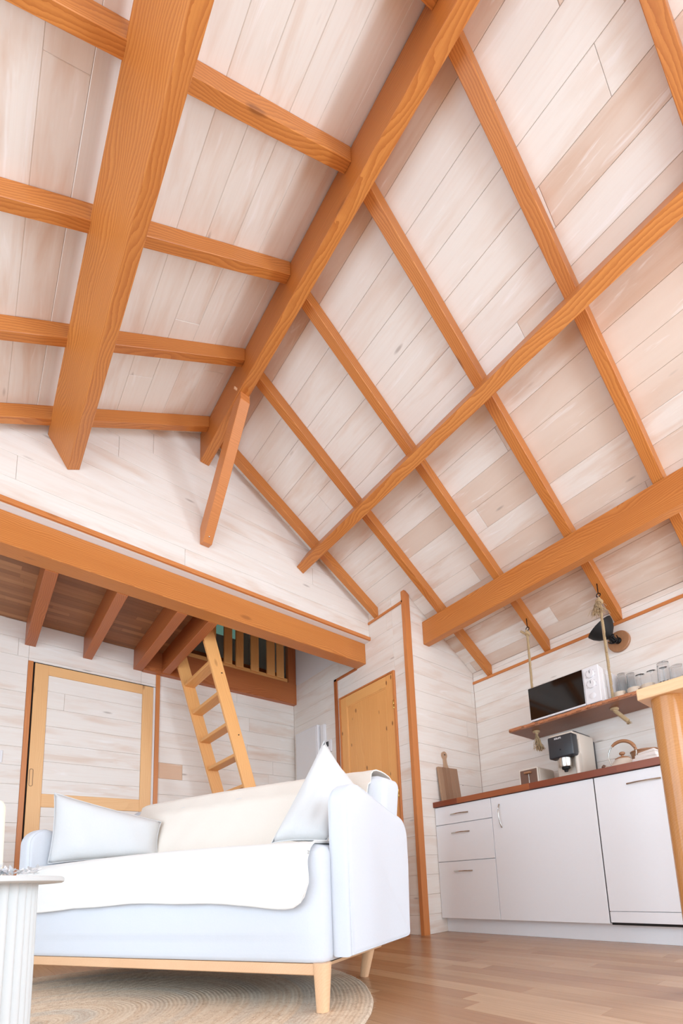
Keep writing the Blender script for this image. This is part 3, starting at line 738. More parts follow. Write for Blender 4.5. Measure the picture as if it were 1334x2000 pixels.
lathe('spout_collar', [(.044, 0), (.046, .006), (.046, .062), (.042, .066)], 'chrome', CM @ Matrix.Translation((.045, 0, .121)), co, seg=28)
lathe('spout', [(.012, 0), (.014, .012), (.026, .020), (.028, .034)], 'black', CM @ Matrix.Translation((.045, 0, .090)), co, seg=20)
lathe('indicator', [(.006, 0), (.006, .001)], 'black', CM @ Matrix.Translation((-.0065, 0, .238)) @ Matrix.Rotation(-PI/2, 4, 'Y'), co, seg=14)
def text(name, s, size, M, mat, parent, ext=.0006):
    cu_ = bpy.data.curves.new(name, 'FONT'); cu_.body = s; cu_.size = size; cu_.extrude = ext; cu_.align_x = 'CENTER'; cu_.align_y = 'CENTER'
    try: cu_.offset = size*.02
    except Exception: pass
    t = bpy.data.objects.new(name+'_source', cu_); C.objects.link(t)
    me = bpy.data.meshes.new_from_object(t.evaluated_get(bpy.context.evaluated_depsgraph_get()))
    bpy.data.objects.remove(t); bpy.data.curves.remove(cu_)
    me.materials.clear(); me.materials.append(MT[mat]); me.name = name
    return place(bpy.data.objects.new(name, me), M, parent)
# text that faces -x: local x -> -y, local y -> z
FX = Matrix(((0, 0, -1, 0), (-1, 0, 0, 0), (0, 1, 0, 0), (0, 0, 0, 1)))
text('lettering', 'KRUPS', .017, CM @ Matrix.Translation((-.0068, .012, .318)) @ FX, 'plastic_w', co)

# kettle
KM = T(3.035, 1.150, .971)
ke = empty('kettle', KM); tag(ke, 'cream whistling kettle with a brown arched handle', 'kettle')
lathe('body', [(.074, 0), (.084, .006), (.086, .022), (.080, .055), (.064, .088), (.046, .108), (.044, .110)], 'cream', KM, ke, seg=36)
lathe('lid', [(.046, .108), (.045, .114), (.028, .123), (.010, .127)], 'walnut', KM, ke, seg=28)
lathe('lid_knob', [(.007, .125), (.008, .134), (.017, .140), (.018, .150), (.012, .155)], 'walnut', KM, ke, seg=20)
pts = []; rd = []
for k in range(25):
    a = math.radians(-8+196*k/24); pts.append((0, -.086*math.cos(a), .138+.088*math.sin(a)))
hp = pts[5-1:-5]
tube('handle_grip', pts[2:-7], [.011 if 1 < i < 14 else .009 for i in range(16)], 'walnut', ke, KM, seg=12)
tube('handle_bracket', pts[-8:]+[(0, .074, .085), (0, .070, .075)], .0045, 'chrome', ke, KM)
tube('handle_bracket', [(0, -.068, .075), (0, -.080, .105)]+pts[:3], .0045, 'chrome', ke, KM)
tube('spout', [(0, .070, .045), (0, .098, .062), (0, .122, .082)], [.022, .016, .012], 'cream', ke, KM, seg=14)
tube('spout_cap', [(0, .114, .075), (0, .130, .089)], [.0135, .0125], 'brown', ke, KM, seg=14)
# pan, folded cloth, bowl
PM = T(3.192, 1.070, .971)
pn = empty('saucepan', PM); tag(pn, 'brown pan standing behind the kettle', 'pan')
lathe('body', [(.066, 0), (.074, .08), (.080, .158), (.084, .160), (.084, .168), (.077, .168), (.066, .02), (.002, .012)], 'walnut', PM, pn, seg=32)
ft = empty('folded_napkin', T(2.96, .97, .971)); tag(ft, 'folded pale linen napkin at the front of the worktop, right of the kettle', 'napkin')
for i, (a, b) in enumerate(((0, .036), (.034, .064), (.062, .088), (.086, .102))):
    bm = box_bm(-.10+.012*i, .09-.01*i, -.085+.01*i, .085-.014*i, a, b, .010, 3)
    for v in bm.verts: v.co.z += .006*math.sin(v.co.y*40+i)
    link('fold', bm, 'cloth', ft, T(2.96, .97, .973), smooth=True)
BM_ = T(3.145, .880, .971)
bo = empty('bowl', BM_); tag(bo, 'cream bowl with a brown rim beside the pan, partly behind the table leg', 'bowl')
lathe('body', [(.04, 0), (.060, .03), (.066, .085), (.067, .160), (.063, .160), (.060, .08), (.03, .01)], 'creamcer', BM_, bo, seg=28)
lathe('rim', [(.0675, .155), (.069, .163), (.062, .163), (.0625, .155)], 'walnut', BM_, bo, seg=28)

# ------------------------------------------------------------------ hanging shelf
SM = T(3.115, 1.2, 1.437)
sh = empty('hanging_shelf', SM); tag(sh, 'rustic live-edge wooden shelf hanging on two ropes above the worktop', 'shelf')
bm = bmesh.new(); rg = random.Random(9)
n = 40; ya_, yb_ = .50, 1.905
front = []
for i in range(n+1):
    y = ya_+(yb_-ya_)*i/n; front.append((2.962+rg.uniform(-.004, .004)+.006*math.sin(y*9), y))
top = [bm.verts.new((x+rg.uniform(0, .008), y, 1.462)) for x, y in front]
bot = [bm.verts.new((x, y, 1.437)) for x, y in front]
mid = [bm.verts.new((x-.006*rg.random(), y, 1.449)) for x, y in front]
tb = [bm.verts.new((3.280, y, 1.462)) for x, y in front]; bb = [bm.verts.new((3.280, y, 1.437)) for x, y in front]
for i in range(n):
    for a, b in ((top, mid), (mid, bot), (bot, bb), (bb, tb), (tb, top)): bm.faces.new((a[i], a[i+1], b[i+1], b[i]))
for i in (0, n): bm.faces.new((top[i], mid[i], bot[i], bb[i], tb[i]))
bmesh.ops.rotate(bm, verts=bm.verts[:], cent=(3.115, 1.2, 1.437), matrix=Matrix.Rotation(-PI/2, 3, 'Z'))
link('shelf_board', bm, 'shelf', sh, T(0, 0, 0) @ Matrix.Translation((3.115, 1.2, 1.437)) @ Matrix.Rotation(PI/2, 4, 'Z') @ Matrix.Translation((-3.115, -1.2, -1.437)))
bm = bmesh.new()
for i in range(n):
    x, y = front[i]
    bm2 = box_bm(x-.003-rg.random()*.004, x+.008, y, y+(yb_-ya_)/n, 1.443+rg.random()*.006, 1.4635+rg.random()*.0015, .001); merge(bm, bm2)
tag(link('bark_edge', bm, 'bark', sh), kind='stuff')
def rope(top_pt, bot_pt, label, frayed_top, kind):
    top_pt, bot_pt = Vector(top_pt), Vector(bot_pt)
    e = empty('shelf_rope', Matrix.Translation(bot_pt)); tag(e, label, 'rope', 'ropes carrying the shelf')
    def strands(a, b, R, name='cord', par=e, turns=18):
        bm = bmesh.new(); d = b-a; t = d.normalized(); s_ = t.orthogonal().normalized(); u_ = t.cross(s_); N = 60
        for k in range(3):
            pts = []
            for i in range(N+1):
                an = 2*PI*(k/3+turns*i/N); pts.append(a+d*(i/N)+(s_*math.cos(an)+u_*math.sin(an))*R*.5)
            tube_bm(pts, R*.62, 5, bm)
        return link(name, bm, 'rope', par, smooth=True, angle=80)
    strands(top_pt, bot_pt, .0105)
    # knot at hook
    def torus(c, R, r, tilt, nm='knot', par=e, mat='rope'):
        pts = []
        Rm = Euler(tilt).to_matrix()
        for i in range(16):
            a = 2*PI*i/16; pts.append(Vector(c)+Rm @ Vector((R*math.cos(a), R*math.sin(a), 0)))
        return tube(nm, pts, r, mat, par, closed=True)
    torus(top_pt+Vector((0, 0, -.008)), .014, .010, (.3, .5, 0)); torus(top_pt+Vector((0, 0, .010)), .010, .009, (1.3, .2, 0))
    def fringe(c, dirv, length, spread, n_, nm='frayed_end', mat='rope', r=.0016):
        bm = bmesh.new(); rg2 = random.Random(n_)
        for i in range(n_):
            d = Vector((rg2.gauss(0, spread), rg2.gauss(0, spread), 0))
            pts = [Vector(c)+d*.15]
            for k in range(1, 6):
                pts.append(Vector(c)+d*(k/5)*(1.0+.2*math.sin(k+i))+Vector(dirv)*length*(k/5)*rg2.uniform(.85, 1.1)+Vector((rg2.gauss(0, .003), rg2.gauss(0, .003), 0)))
            tube_bm(pts, r, 4, bm)
        return tag(link(nm, bm, mat, e, smooth=True), kind='stuff')
    if frayed_top:
        fringe(top_pt+Vector((-.004, .016, .012)), (0, .05, -1), .095, .022, 110)
    else:
        strands(top_pt+Vector((0, .008, -.005)), top_pt+Vector((-.012, .045, .03)), .009, 'loose_end', turns=2)
    torus(bot_pt+Vector((0, 0, -.030)), .017, .011, (.15, 0, 0)); torus(bot_pt+Vector((0, 0, -.040)), .010, .010, (.9, .4, 0))
    if kind == 'tassel': fringe(bot_pt+Vector((0, 0, -.045)), (0, -.12, -1), .125, .017, 120, 'tassel')
    else:
        strands(bot_pt+Vector((0, 0, -.04)), bot_pt+Vector((.0, -.075, -.135)), .013, 'twisted_tail', turns=5)
        fringe(bot_pt+Vector((0, -.075, -.13)), (0, -.1, -1), .022, .010, 40, 'frayed_tip')
    return e
rope((3.000, 1.700, 2.165), (3.085, 1.760, 1.462), 'rope holding the left end of the shelf, with a hanging tassel', False, 'tassel')
rope((3.000, 1.152, 2.155), (3.085, 1.180, 1.462), 'rope right of the microwave, with a frayed knot at its hook', True, 'tail')
for y, lb in ((1.695, 'black iron screw hook in the rafter, holding the left shelf rope'), (1.155, 'black iron screw hook in the rafter, holding the right shelf rope')):
    h = empty('screw_hook', T(3.0, y, 2.29)); tag(h, lb, 'hook', 'hooks of the shelf ropes')
    pts = [(3.0, y+.013*math.sin(a), 2.197+.013*math.cos(a)) for a in [2*PI*i/18 for i in range(18)]]
    tube('ring', pts, .0032, 'iron', h, closed=True)
    zt_ = zroof(3.0)-RD
    tube('shank', [(3.0, y, 2.208), (3.0, y, zt_+.01)], .0032, 'iron', h)

# microwave
MM = T(2.972, 1.466, 1.4635)
mw = empty('microwave', MM); tag(mw, 'white microwave with a black glass door on the hanging shelf', 'microwave')
link('body', box_bm(.014, .300, -.258, .258, .012, .258, .006, 2), 'plastic_w', mw, MM)
dm = link('door', box_bm(-.004, .016, -.155, .260, .010, .260, .004, 2), 'plastic_w', mw, MM)
link('door_glass', box_bm(-.0065, -.003, -.153, .257, .022, .258, .001), 'blackglass', dm, MM)
link('control_panel', box_bm(-.004, .016, -.260, -.157, .010, .260, .004, 2), 'plastic_w', mw, MM)
for z, r, nm in ((.207, .026, 'dial'), (.137, .026, 'dial')):
    d = lathe(nm, [(r, 0), (r, .010), (r-.003, .013), (.005, .013)], 'plastic_w', MM @ Matrix.Translation((-.004, -.207, z)) @ Matrix.Rotation(-PI/2, 4, 'Y'), mw, seg=28)
    link('pointer', box_bm(-.019, -.016, -.2085, -.2055, z+.004, z+.023), 'darkgrey', d, MM)
    for k in range(7):
        a = math.radians(-120+40*k); 
        c = MM @ Matrix.Translation((-.0045, -.207+.033*math.sin(a), z+.033*math.cos(a)))
        link('dial_mark', box_bm(-.0006, .0006, -.0012, .0012, -.0012, .0012), 'darkgrey', mw, c)
lathe('door_button', [(.020, 0), (.020, .003), (.015, .005), (.004, .005)], 'chrome', MM @ Matrix.Translation((-.004, -.207, .060)) @ Matrix.Rotation(-PI/2, 4, 'Y'), mw, seg=28).data.materials[0] = MT['plastic_w']
for k in range(6): link('side_vent', box_bm(.05+.014*k, .056+.014*k, -.2595, -.2575, .13, .22), 'plaster', mw, MM)
link('side_rib', box_bm(.18, .19, -.262, -.257, .03, .24, .001), 'plaster', mw, MM); link('side_rib', box_bm(.06, .072, -.262, -.257, .03, .24, .001), 'plaster', mw, MM)
for x in (.03, .27):
    for y in (-.23, .23): link('foot', lathe_bm([(.012, 0), (.012, .013)], 12), 'black', mw, MM @ Matrix.Translation((x, y, 0)))
# mugs and glasses on the shelf
def mug(x, y, label, rot, dark=True, hgt=.088):
    M = T(x, y, 1.463, rot); e = empty('mug', M); tag(e, label, 'mug', 'mugs on the hanging shelf')
    if dark:
        lathe('lower_body', [(.030, 0), (.038, .006), (.040, .055)], 'greige', M, e, cap=True)
        lathe('glazed_top', [(.040, .0551), (.0405, hgt), (.037, hgt), (.036, .058)], 'creamcer', M, e)
    else: lathe('lower_body', [(.030, 0), (.038, .006), (.040, hgt), (.037, hgt), (.035, .01)], 'creamcer', M, e)
    tube('handle', [(.036, 0, .068), (.055, 0, .066), (.062, 0, .045), (.054, 0, .024), (.036, 0, .02)], .005, 'greige' if dark else 'creamcer', e, M)
mug(3.150, 1.160, 'brown and cream mug beside the rope and microwave', -PI/2-.3)
mug(3.150, 1.066, 'brown and cream mug beside the bar table corner', -PI/2-.5)
mug(3.165, .985, 'plain cream mug above the bar table corner', -PI/2)
def tumbler(x, y, h, r0, r1, label, name='tumbler'):
    M = T(x, y, 1.463); e = lathe(name, [(r1, 0), (r0, h-.004), (r0-.002, h), (.001, h), (.001, h-.012), (r0-.004, h-.012), (r1-.0025, .0)], 'glass', M, None, 28, cap=False)
    return tag(e, label, 'glass', 'upturned glasses on the hanging shelf')
tumbler(3.235, 1.165, .245, .026, .032, 'tall clear glass standing upside down nearest the microwave', 'highball_glass')
tumbler(3.235, 1.105, .225, .026, .033, 'tall clear glass upside down behind the second mug', 'highball_glass')
def wineglass(x, y, h, label):
    M = T(x, y, 1.463)
    p = [(.028, 0), (.034, .035), (.032, .065), (.018, .085), (.0045, .095), (.0035, h-.012), (.006, h-.006), (.030, h-.001), (.030, h+.001), (.0005, h+.001)]
    inner = [(.0005, .082), (.016, .081), (.030, .064), (.032, .035), (.0265, 0)]
    o = lathe('stem_glass', inner+p if False else p+[(.0005, .09)]+inner, 'glass', M, None, 24, cap=False)
    return tag(o, label, 'glass', 'upturned stem glasses on the hanging shelf')
wineglass(3.228, 1.046, .19, 'stem glass upside down on the shelf, nearest the tall glasses')
wineglass(3.225, .975, .19, 'stem glass upside down on the shelf, middle of the three')
wineglass(3.232, .905, .175, 'stem glass upside down on the shelf, last before the bar table corner')
for x, y, h, lb in ((3.13, .875, .185, 'larger upturned tumbler with dark print, above the bar table top'), (3.20, .820, .165, 'smaller upturned tumbler behind the printed one')):
    t = tumbler(x, y, h, .034, .042, lb)
M = T(3.13, .875, 1.463)
pr = empty('printed_band', M, None)
C.objects.unlink(pr); del WM[pr.name]; bpy.data.objects.remove(pr)
tt = [o for o in bpy.data.objects if o.get('label', '').startswith('larger upturned')][0]
bm = bmesh.new(); rg = random.Random(3)
for k in range(18):
    a = math.radians(150+k*7.5); r = .0405
    if k % 4 == 3: continue
    c = Matrix.Translation((3.13+r*math.cos(a), .875+r*math.sin(a), 1.463+.052)) @ Matrix.Rotation(a, 4, 'Z')
    merge(bm, box_bm(-.0006, .0006, -.002, .002, -.007, .007*rg.uniform(.3, 1)), c)
link('print', bm, 'black', tt)

# ------------------------------------------------------------------ wall lamp
LMx = Matrix.Translation((XK, 1.160, 1.955))
lm = empty('wall_lamp', LMx); tag(lm, 'black metal wall lamp on a round wooden mount', 'lamp')
lathe('wooden_mount', [(.072, 0), (.074, .004), (.074, .024), (.070, .028), (.001, .028)], 'walnut', LMx @ Matrix.Rotation(-PI/2, 4, 'Y'), lm, seg=36)
lathe('wall_plate', [(.022, 0), (.022, .012), (.012, .02)], 'iron', LMx @ Matrix.Translation((-.028, 0, 0)) @ Matrix.Rotation(-PI/2, 4, 'Y'), lm, seg=20)
ax = Vector((-.28, .50, .82)).normalized(); Q = ax.to_track_quat('Z', 'Y').to_matrix().to_4x4()
SH = Matrix.Translation((XK-.125, 1.172, 1.955)) @ Q
lathe('shade', [(.016, 0), (.030, .012), (.062, .040), (.084, .075), (.094, .108), (.092, .108), (.082, .075), (.060, .043), (.028, .016), (.010, .006)], 'black', SH, lm, seg=36, cap=False)
lathe('socket', [(.018, -.045), (.020, -.040), (.020, .0), (.014, .01)], 'iron', SH, lm, seg=20)
tube('arm', [(XK-.045, 1.160, 1.955), (XK-.085, 1.150, 1.950), tuple(SH @ Vector((0, 0, -.03)))], .006, 'iron', lm)
tube('bracket', [tuple(SH @ Vector((.03*math.cos(a), 0, -.02+.03*math.sin(a)))) for a in [PI*i/8+PI for i in range(9)]], .004, 'iron', lm)
tube('bracket', [tuple(SH @ Vector((0, .035*math.cos(a), -.015+.035*math.sin(a)))) for a in [PI*i/8+PI for i in range(9)]], .004, 'iron', lm)
for s_ in (-1, 1):
    lathe('wing_screw', [(.007, 0), (.010, .006), (.010, .014), (.005, .018)], 'iron', SH @ Matrix.Translation((.036*s_, 0, -.012)) @ Matrix.Rotation(s_*PI/2, 4, 'Y'), lm, seg=12)
lathe('bulb', [(.012, .0), (.028, .03), (.026, .055), (.01, .07)], 'plastic_w', SH, lm, seg=20)

# ------------------------------------------------------------------ bar table
TMt = T(1.736, .583, 0)
bt = empty('bar_table', TMt); tag(bt, 'tall wooden bar table with a thick round leg at the right edge of the picture', 'table')
box('tabletop', 1.736, 2.34, -.75, .583, 1.000, 1.042, 'tabletop', bt, .004, 2, along='y')
for x, y in ((1.800, .506), (2.26, .506), (1.800, -.66), (2.26, -.66)):
    bm = lathe_bm([(.047, -.5), (.049, -.49), (.050, .495), (.050, .5)], 40)
    link('leg', bm, 'tableleg', bt, Matrix.Translation((x, y, .5)) @ Matrix.Rotation(-PI/2, 4, 'Y') @ Matrix.Rotation(PI/2, 4, 'Y') , smooth=True, angle=60)

# ------------------------------------------------------------------ rug
rug = empty('round_rug', T(.20, 2.08, 0)); tag(rug, 'round braided jute rug in beige and grey rings under the sofa', 'rug')
bm = bmesh.new(); NR, SEG, RR = 78, 180, 1.15
def rz(i, k):
    return .008
rings = []
c0 = bm.verts.new((0, 0, .008))
prof = []
for i in range(NR):
    r = RR*(i+1)/NR
    prof += [(r-RR/NR*.75, .0094), (r-RR/NR*.5, .0098), (r-RR/NR*.25, .0094), (r, .0084)]
prof[-1] = (RR, .001)
for j, (r, z) in enumerate(prof):
    rings.append([bm.verts.new((r*math.cos(2*PI*k/SEG)*(1+.0015*math.sin(7*k)), r*math.sin(2*PI*k/SEG)*(1+.0015*math.cos(5*k)), z+.0008*math.sin(k*2.1+j*1.7))) for k in range(SEG)])
for k in range(SEG): bm.faces.new((c0, rings[0][k], rings[0][(k+1) % SEG]))
for a, b in zip(rings, rings[1:]):
    for k in range(SEG): bm.faces.new((a[k], b[k], b[(k+1) % SEG], a[(k+1) % SEG]))
link('braided_coil', bm, 'rug', rug, T(.20, 2.08, 0), smooth=True, angle=85)
bm = bmesh.new(); rg = random.Random(6)
for i in range(1500):
    a = rg.uniform(0, 2*PI); r = RR-rg.random()*.02
    p = Vector((r*math.cos(a), r*math.sin(a), .003+rg.random()*.005)); q = p*(1+rg.uniform(.004, .016)); q.z = rg.uniform(.001, .012)
    s_ = Vector((-math.sin(a), math.cos(a), 0))*.0012
    bm.faces.new([bm.verts.new(p-s_), bm.verts.new(p+s_), bm.verts.new(q+s_*rg.uniform(-3, 3))])
tag(link('edge_fibres', bm, 'rug', rug, T(.20, 2.08, 0)), kind='stuff')

# ------------------------------------------------------------------ sofa
ANG = math.radians(23)
SO = T(.971, 1.299, 0, ANG)       # local x = depth, local y = length towards the far arm
LS = 1.93
so = empty('sofa', SO); tag(so, 'white fabric two-seater sofa on pale wooden legs', 'sofa')
def rbox(name, x0, x1, y0, y1, z0, z1, r, seg, mat, parent=so, M=SO, shape=None, cuts=0):
    bm = box_bm(x0, x1, y0, y1, z0, z1)
    if cuts: bmesh.ops.subdivide_edges(bm, edges=bm.edges[:], cuts=cuts, use_grid_fill=True)
    if cuts == 0: bmesh.ops.bevel(bm, geom=bm.edges[:], offset=r, segments=seg, profile=.5, affect='EDGES')
    if shape: shape(bm)
    return link(name, bm, mat, parent, M, smooth=True, angle=70)
def arm(y0, y1, mirrored):
    # side profile (x, z) of the arm with rounded corners
    pts = [(.0, .175), (.0, .68)]
    for k in range(9):
        a = math.radians(180-90*k/8); pts.append((.085+.085*math.cos(a), .690+.083*math.sin(a)))
    pts += [(.20, .745), (.33, .712), (.42, .692)]
    for k in range(7):
        a = math.radians(78-78*k/6); pts.append((.43+.09*math.cos(a), .595+.092*math.sin(a)))
    pts += [(.52, .48), (.500, .22)]
    for k in range(5):
        a = math.radians(0-90*k/4); pts.append((.472+.028*math.cos(a), .198+.022*math.sin(a)))
    bm = bmesh.new(); n = len(pts)
    layers = []
    R = .022
    cx_, cz_ = .25, .45
    W = y1-y0
    for k in range(13):
        t = k/12
        if k <= 4: a = PI/2*k/4; y = R*(1-math.cos(a)); ins = R*(1-math.sin(a))
        elif k >= 8: a = PI/2*(12-k)/4; y = W-R*(1-math.cos(a)); ins = R*(1-math.sin(a))
        else: y = R+(W-2*R)*(k-4)/4; ins = 0
        pi_ = inset(pts, ins) if ins > 1e-5 else pts
        layers.append([bm.verts.new((p[0], y0+y, p[1])) for p in pi_])
    for a, b in zip(layers, layers[1:]):
        for i in range(n): bm.faces.new((a[i], a[(i+1) % n], b[(i+1) % n], b[i]))
    bm.faces.new(layers[0]); bm.faces.new(layers[-1][::-1])
    o = link('armrest', bm, 'sofa', so, SO, smooth=True, angle=60)
    # piping along both edges
    for yy in (y0+R*.25, y1-R*.25):
        pp = inset(pts, R*.35)
        tube('piping', [(p[0], yy, p[1]) for p in pp], .0022, 'sofa', o, SO, seg=6, closed=True, up=(0, 1, 0))
arm(0, .086, False); arm(LS-.086, LS, True)
def seatshape(bm):
    for v in bm.verts:
        ty = (v.co.y-.95)/.87
        if v.co.z > .4 and v.co.x > -.03: v.co.z += .020*(1-ty*ty)
        if v.co.x < 0 and v.co.z > .25: v.co.x -= .008*math.sin((v.co.z-.16)/.4*PI)*(1-ty**4)
def rounded(bm, x0, x1, y0, y1, z0, z1, r, p=3.2):
    """superellipsoid-like rounding of a gridded box"""
    for v in bm.verts:
        for ax, (lo, hi) in enumerate(((x0, x1), (y0, y1), (z0, z1))): pass
        c = Vector((min(max(v.co.x, x0+r), x1-r), min(max(v.co.y, y0+r), y1-r), min(max(v.co.z, z0+r), z1-r)))
        d = v.co-c
        if d.length > r: v.co = c+d.normalized()*r
def seat_sh(bm):
    rounded(bm, -.055, .52, .080, LS-.080, .135, .560, .045)
    for v in bm.verts: v.co.z = max(v.co.z, .163)
    seatshape(bm)
rbox('seat', -.055, .52, .080, LS-.080, .135, .560, 0, 0, 'sofa', shape=seat_sh, cuts=28)
def back_sh(bm):
    rounded(bm, .42, .62, .098, LS-.098, .50, .900, .055)
    for v in bm.verts:
        h = (v.co.z-.50)/.40
        v.co.x += .10*h
        ty = (v.co.y-LS/2)/(LS/2)
        v.co.z += .018*(1-ty*ty)*max(0, h)
        if v.co.x < .55: v.co.x -= .015*(1-ty**4)
rbox('backrest', .42, .62, .098, LS-.098, .50, .900, 0, 0, 'sofa', shape=back_sh, cuts=28)
rbox('back_panel', .50, .60, .10, LS-.10, .175, .60, .02, 3, 'sofa')
rbox('underside_lining', -.028, .50, .09, LS-.09, .158, .172, .004, 1, 'black')
bmR = lambda a, b: None
link('front_rail', box_bm(-.052, -.030, .10, LS-.10, .124, .161, .003), 'beech', so, SO @ Matrix.Identity(4))
link('rear_rail', box_bm(.46, .482, .22, LS-.22, .120, .160, .003), 'beech', so, SO)
link('side_rail', box_bm(-.03, .47, .13, .15, .135, .160, .003), 'beech', so, SO); link('side_rail', box_bm(-.03, .47, LS-.15, LS-.13, .135, .160, .003), 'beech', so, SO)
def leg(x0, y0, x1, y1, r0, r1, zb):
    bm = bmesh.new(); n = 16; lay = []
    for t, z in ((0, .163), (1, zb)):
        cx_, cy_, r = x0+(x1-x0)*t, y0+(y1-y0)*t, r0+(r1-r0)*t
        lay.append([bm.verts.new((cx_+r*math.copysign(abs(math.cos(a))**.7, math.cos(a)), cy_+r*math.copysign(abs(math.sin(a))**.7, math.sin(a)), z)) for a in [2*PI*k/n for k in range(n)]])
    for i in range(n): bm.faces.new((lay[0][i], lay[0][(i+1) % n], lay[1][(i+1) % n], lay[1][i]))
    bm.faces.new(lay[0]); bm.faces.new(lay[1][::-1])
    link('leg', bm, 'beech', so, SO, smooth=True, angle=50)
leg(-.034, .098, -.038, .098, .028, .019, .010); leg(-.034, LS-.098, -.038, LS-.098, .028, .019, .010)
leg(.468, .185, .512, .246, .026, .018, .0); leg(.468, LS-.185, .512, LS-.246, .026, .018, .0)

# throw over the seat
def sheet(name, grid, mat, parent, M, thick=.006):
    bm = bmesh.new(); vs = [[bm.verts.new(p) for p in row] for row in grid]
    for a, b in zip(vs, vs[1:]):
        for i in range(len(a)-1): bm.faces.new((a[i], a[i+1], b[i+1], b[i]))
    bmesh.ops.recalc_face_normals(bm, faces=bm.faces[:])
    bmesh.ops.solidify(bm, geom=bm.faces[:], thickness=thick)
    return link(name, bm, mat, parent, M, smooth=True, angle=80)
th = empty('seat_throw', SO @ Matrix.Translation((-.05, 1, .58))); tag(th, 'white fleece throw spread over the seat and hanging over its front', 'throw')
grid = []
NY = 120
for j in range(NY+1):
    y = .118+(1.805-.118)*j/NY; row = []
    ty = (y-.95)/.87; bulge = .020*(1-ty*ty)
    e = (y-.118)
    zb = .366+.016*math.sin((y-.45)*3.2)*(1 if y < 1.4 else .5)-.010*math.exp(-((y-.22)/.10)**2)+.002*math.sin(y*15)
    if e < .07: zb += .075*(1-math.sqrt(max(0, 1-(1-e/.07)**2)))
    wob = lambda s: .0025*math.sin(y*23+s*9)+.002*math.sin(y*57+s*3)
    path = []
    for x in (.46, .36, .26, .16, .08, .03): path.append((x, .566+bulge+.001))
    for k in range(1, 7):
        a = PI/2*k/6; path.append((-.018-.052*math.sin(a), .566-.045+bulge*(1-k/6)+.045*math.cos(a)))
    zs = path[-1][1]
    for k in range(1, 9):
        z = zs+(zb-zs)*k/8; path.append((-.071-.008*math.sin((z-.16)/.4*PI)-.003*(k/8), z))
    for s, (x, z) in enumerate(path): row.append((x+wob(s)*min(1, e/.12) if s > 8 else x, y+(.003*math.sin(s*.6) if j in (0, NY) else 0), z+(wob(s)*.5 if s < 6 else 0)))
    grid.append(row)
sheet('cloth', grid, 'throw', th, SO)
hem = [Vector(r[-1]) for r in grid][::2]
tube('hem', [(p.x-.001, p.y, p.z) for p in hem], .0042, 'throw', th, SO, seg=6)
hem = [Vector(p) for p in grid[0]]
tube('hem', [(p.x-.001, p.y-.001, p.z) for p in hem], .0040, 'throw', th, SO, seg=6)
# throw over the back
t2 = empty('back_throw', SO @ Matrix.Translation((.6, .9, .92))); tag(t2, 'cream throw draped over the sofa backrest', 'throw')
grid = []
for j in range(61):
    y = .165+(1.70-.165)*j/60; ty = (y-LS/2)/(LS/2); b = .018*(1-ty*ty); row = []
    for k in range(10):
        h = k/9*.86; z = .56+.34*h+b*h; row.append((.42+.10*(z-.5)/.4-.015*(1-ty**4)-.022, y, z))
    zt2 = .905+b
    for k in range(9):
        a = PI*k/8; row.append((.622-.124*math.cos(a), y, zt2-.043+.074*math.sin(a)**.6))
    for k in range(1, 6): row.append((.738, y, zt2-.045-.05*k+.006*math.sin(y*9)))
    grid.append([(p[0]+.002*math.sin(y*31+i), p[1]+(.004*math.sin(i) if j in (0, 60) else 0), p[2]+.001*math.sin(y*47+i)) for i, p in enumerate(row)])
sheet('cloth', grid, 'throw2', t2, SO)

# pillows
def pillow(name, corners, thick, label, mat='pillow'):
    A, B, Cc, D = [Vector(c) for c in corners]
    cen = (A+B+Cc+D)/4; n_ = ((Cc-A).cross(D-B)).normalized()
    e = empty(name, SO @ Matrix.Translation(cen)); tag(e, label, 'pillow')
    bm = bmesh.new(); N = 22
    def pos(u, v, s):
        # pinched edges: the sides draw in between the corners
        uu = u; vv = v
        pin = .045
        U = (u-.5)*2; V = (v-.5)*2
        uu = .5+U/2*(1-pin*(1-V*V)*abs(U)); vv = .5+V/2*(1-pin*(1-U*U)*abs(V))
        p = A*(1-uu)*(1-vv)+B*(1-uu)*vv+Cc*uu*vv+D*uu*(1-vv)
        h = (max(0, 1-U**4)**.55)*(max(0, 1-V**4)**.55)
        wr = .004*math.sin(9*u+7*v)*h+.003*math.sin(23*u-5*v)*h
        return p+n_*(s*(thick/2*h)+wr)
    g = {}
    for s in (1, -1):
        for i in range(N+1):
            for j in range(N+1):
                if s == -1 and (i in (0, N) or j in (0, N)): g[(s, i, j)] = g[(1, i, j)]
                else: g[(s, i, j)] = bm.verts.new(pos(i/N, j/N, s))
        for i in range(N):
            for j in range(N):
                f = (g[(s, i, j)], g[(s, i+1, j)], g[(s, i+1, j+1)], g[(s, i, j+1)])
                bm.faces.new(f if s > 0 else f[::-1])
    o = link('cover', bm, mat, e, SO, smooth=True, angle=120)
    loop = [pos(i/N, 0, 0) for i in range(N)]+[pos(1, j/N, 0) for j in range(N)]+[pos(1-i/N, 1, 0) for i in range(N)]+[pos(0, 1-j/N, 0) for j in range(N)]
    tube('seam', loop, .0022, mat, e, SO, seg=6, closed=True)
    return e
pillow('lumbar_pillow', [(.095, 1.828, .965), (.080, 1.822, .592), (.415, 1.44, .612), (.44, 1.45, .80)], .12, 'long white lumbar pillow leaning against the far left armrest')
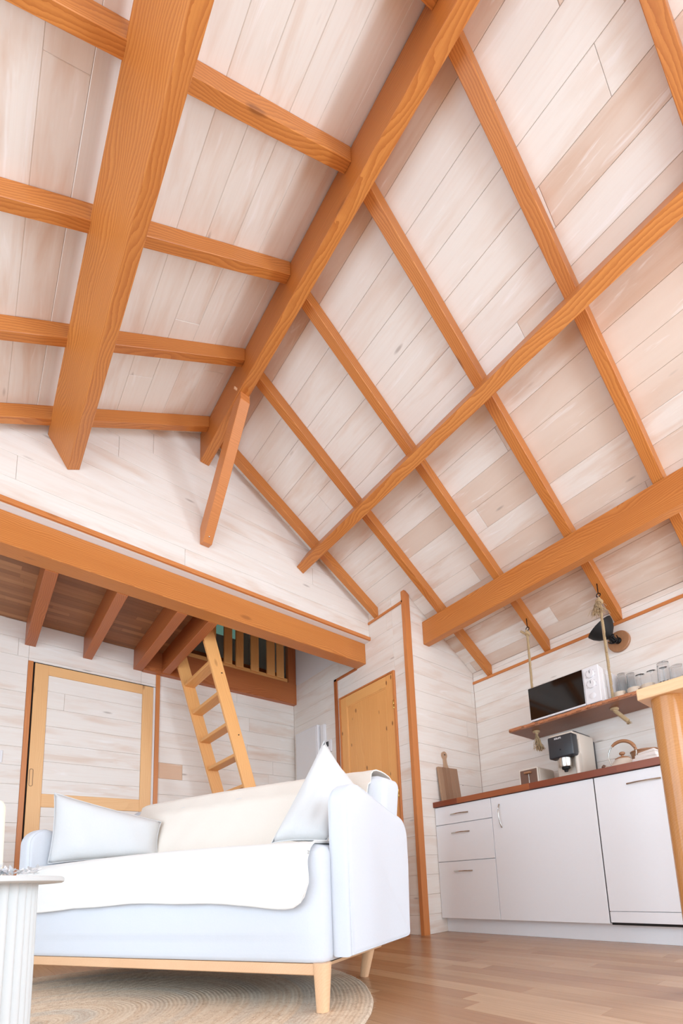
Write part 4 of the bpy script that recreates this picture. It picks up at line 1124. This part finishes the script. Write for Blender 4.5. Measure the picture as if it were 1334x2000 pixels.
pillow('square_pillow', [(.34, .305, 1.045), (.10, .410, .588), (.12, .165, .580), (.42, .175, .80)], .13, 'tall white square pillow standing beside the near right armrest')

# ------------------------------------------------------------------ fluted side table
STC = (-.095, 1.02)
st = empty('fluted_side_table', T(STC[0], STC[1], .01)); tag(st, 'white round side table with a fluted drum base at the left edge', 'side table')
NF = 58; RT = .195
bm = bmesh.new(); seg = NF*10; rows = []
for z in (.012, .4535):
    row = []
    for k in range(seg):
        a = 2*PI*k/seg; r = RT-.009+.010*abs(math.sin(a*NF/2))**.8
        row.append(bm.verts.new((STC[0]+r*math.cos(a), STC[1]+r*math.sin(a), z)))
    rows.append(row)
for k in range(seg): bm.faces.new((rows[0][k], rows[0][(k+1) % seg], rows[1][(k+1) % seg], rows[1][k]))
bm.faces.new(rows[0][::-1]); bm.faces.new(rows[1])
link('fluted_drum', bm, 'tablewhite', st, smooth=True, angle=30)
lathe('top', [(.228, 0), (.231, .002), (.231, .0075), (.229, .0095)], 'tablewhite', T(STC[0], STC[1], .4535), st, seg=64)
# dried white flower sprigs and candle on it
fl_ = empty('dried_flower_bunch', T(-.03, 1.0, .464)); tag(fl_, 'bunch of white dried flower sprigs lying on the fluted side table', 'flowers')
bm = bmesh.new(); rg = random.Random(12)
for i in range(240):
    a = rg.uniform(0, 2*PI); d = Vector((math.cos(a), math.sin(a), rg.uniform(.05, .45)))*rg.uniform(.012, .035)
    c = Vector((rg.uniform(-.03, .092), .93+rg.uniform(-.03, .06), .466+rg.random()*.008)); s_ = Vector((-d.y, d.x, 0)).normalized()*.0022
    b_ = c+d
    v = [bm.verts.new(q) for q in (c-s_*.4, c+s_*.4, c+d*.6+s_, b_, c+d*.6-s_)]; bm.faces.new(v)
tag(link('sprigs', bm, 'plastic_w', fl_), kind='stuff')
cd = empty('pillar_vase', T(-.02, 1.08, .464)); tag(cd, 'ivory cylindrical vase on the side table, cut by the left edge of the picture', 'vase')
lathe('body', [(.040, 0), (.042, .004), (.040, .130), (.036, .138), (.030, .140), (.026, .132), (.026, .02)], 'lampcream', T(.015, 1.09, .464), cd, seg=40)
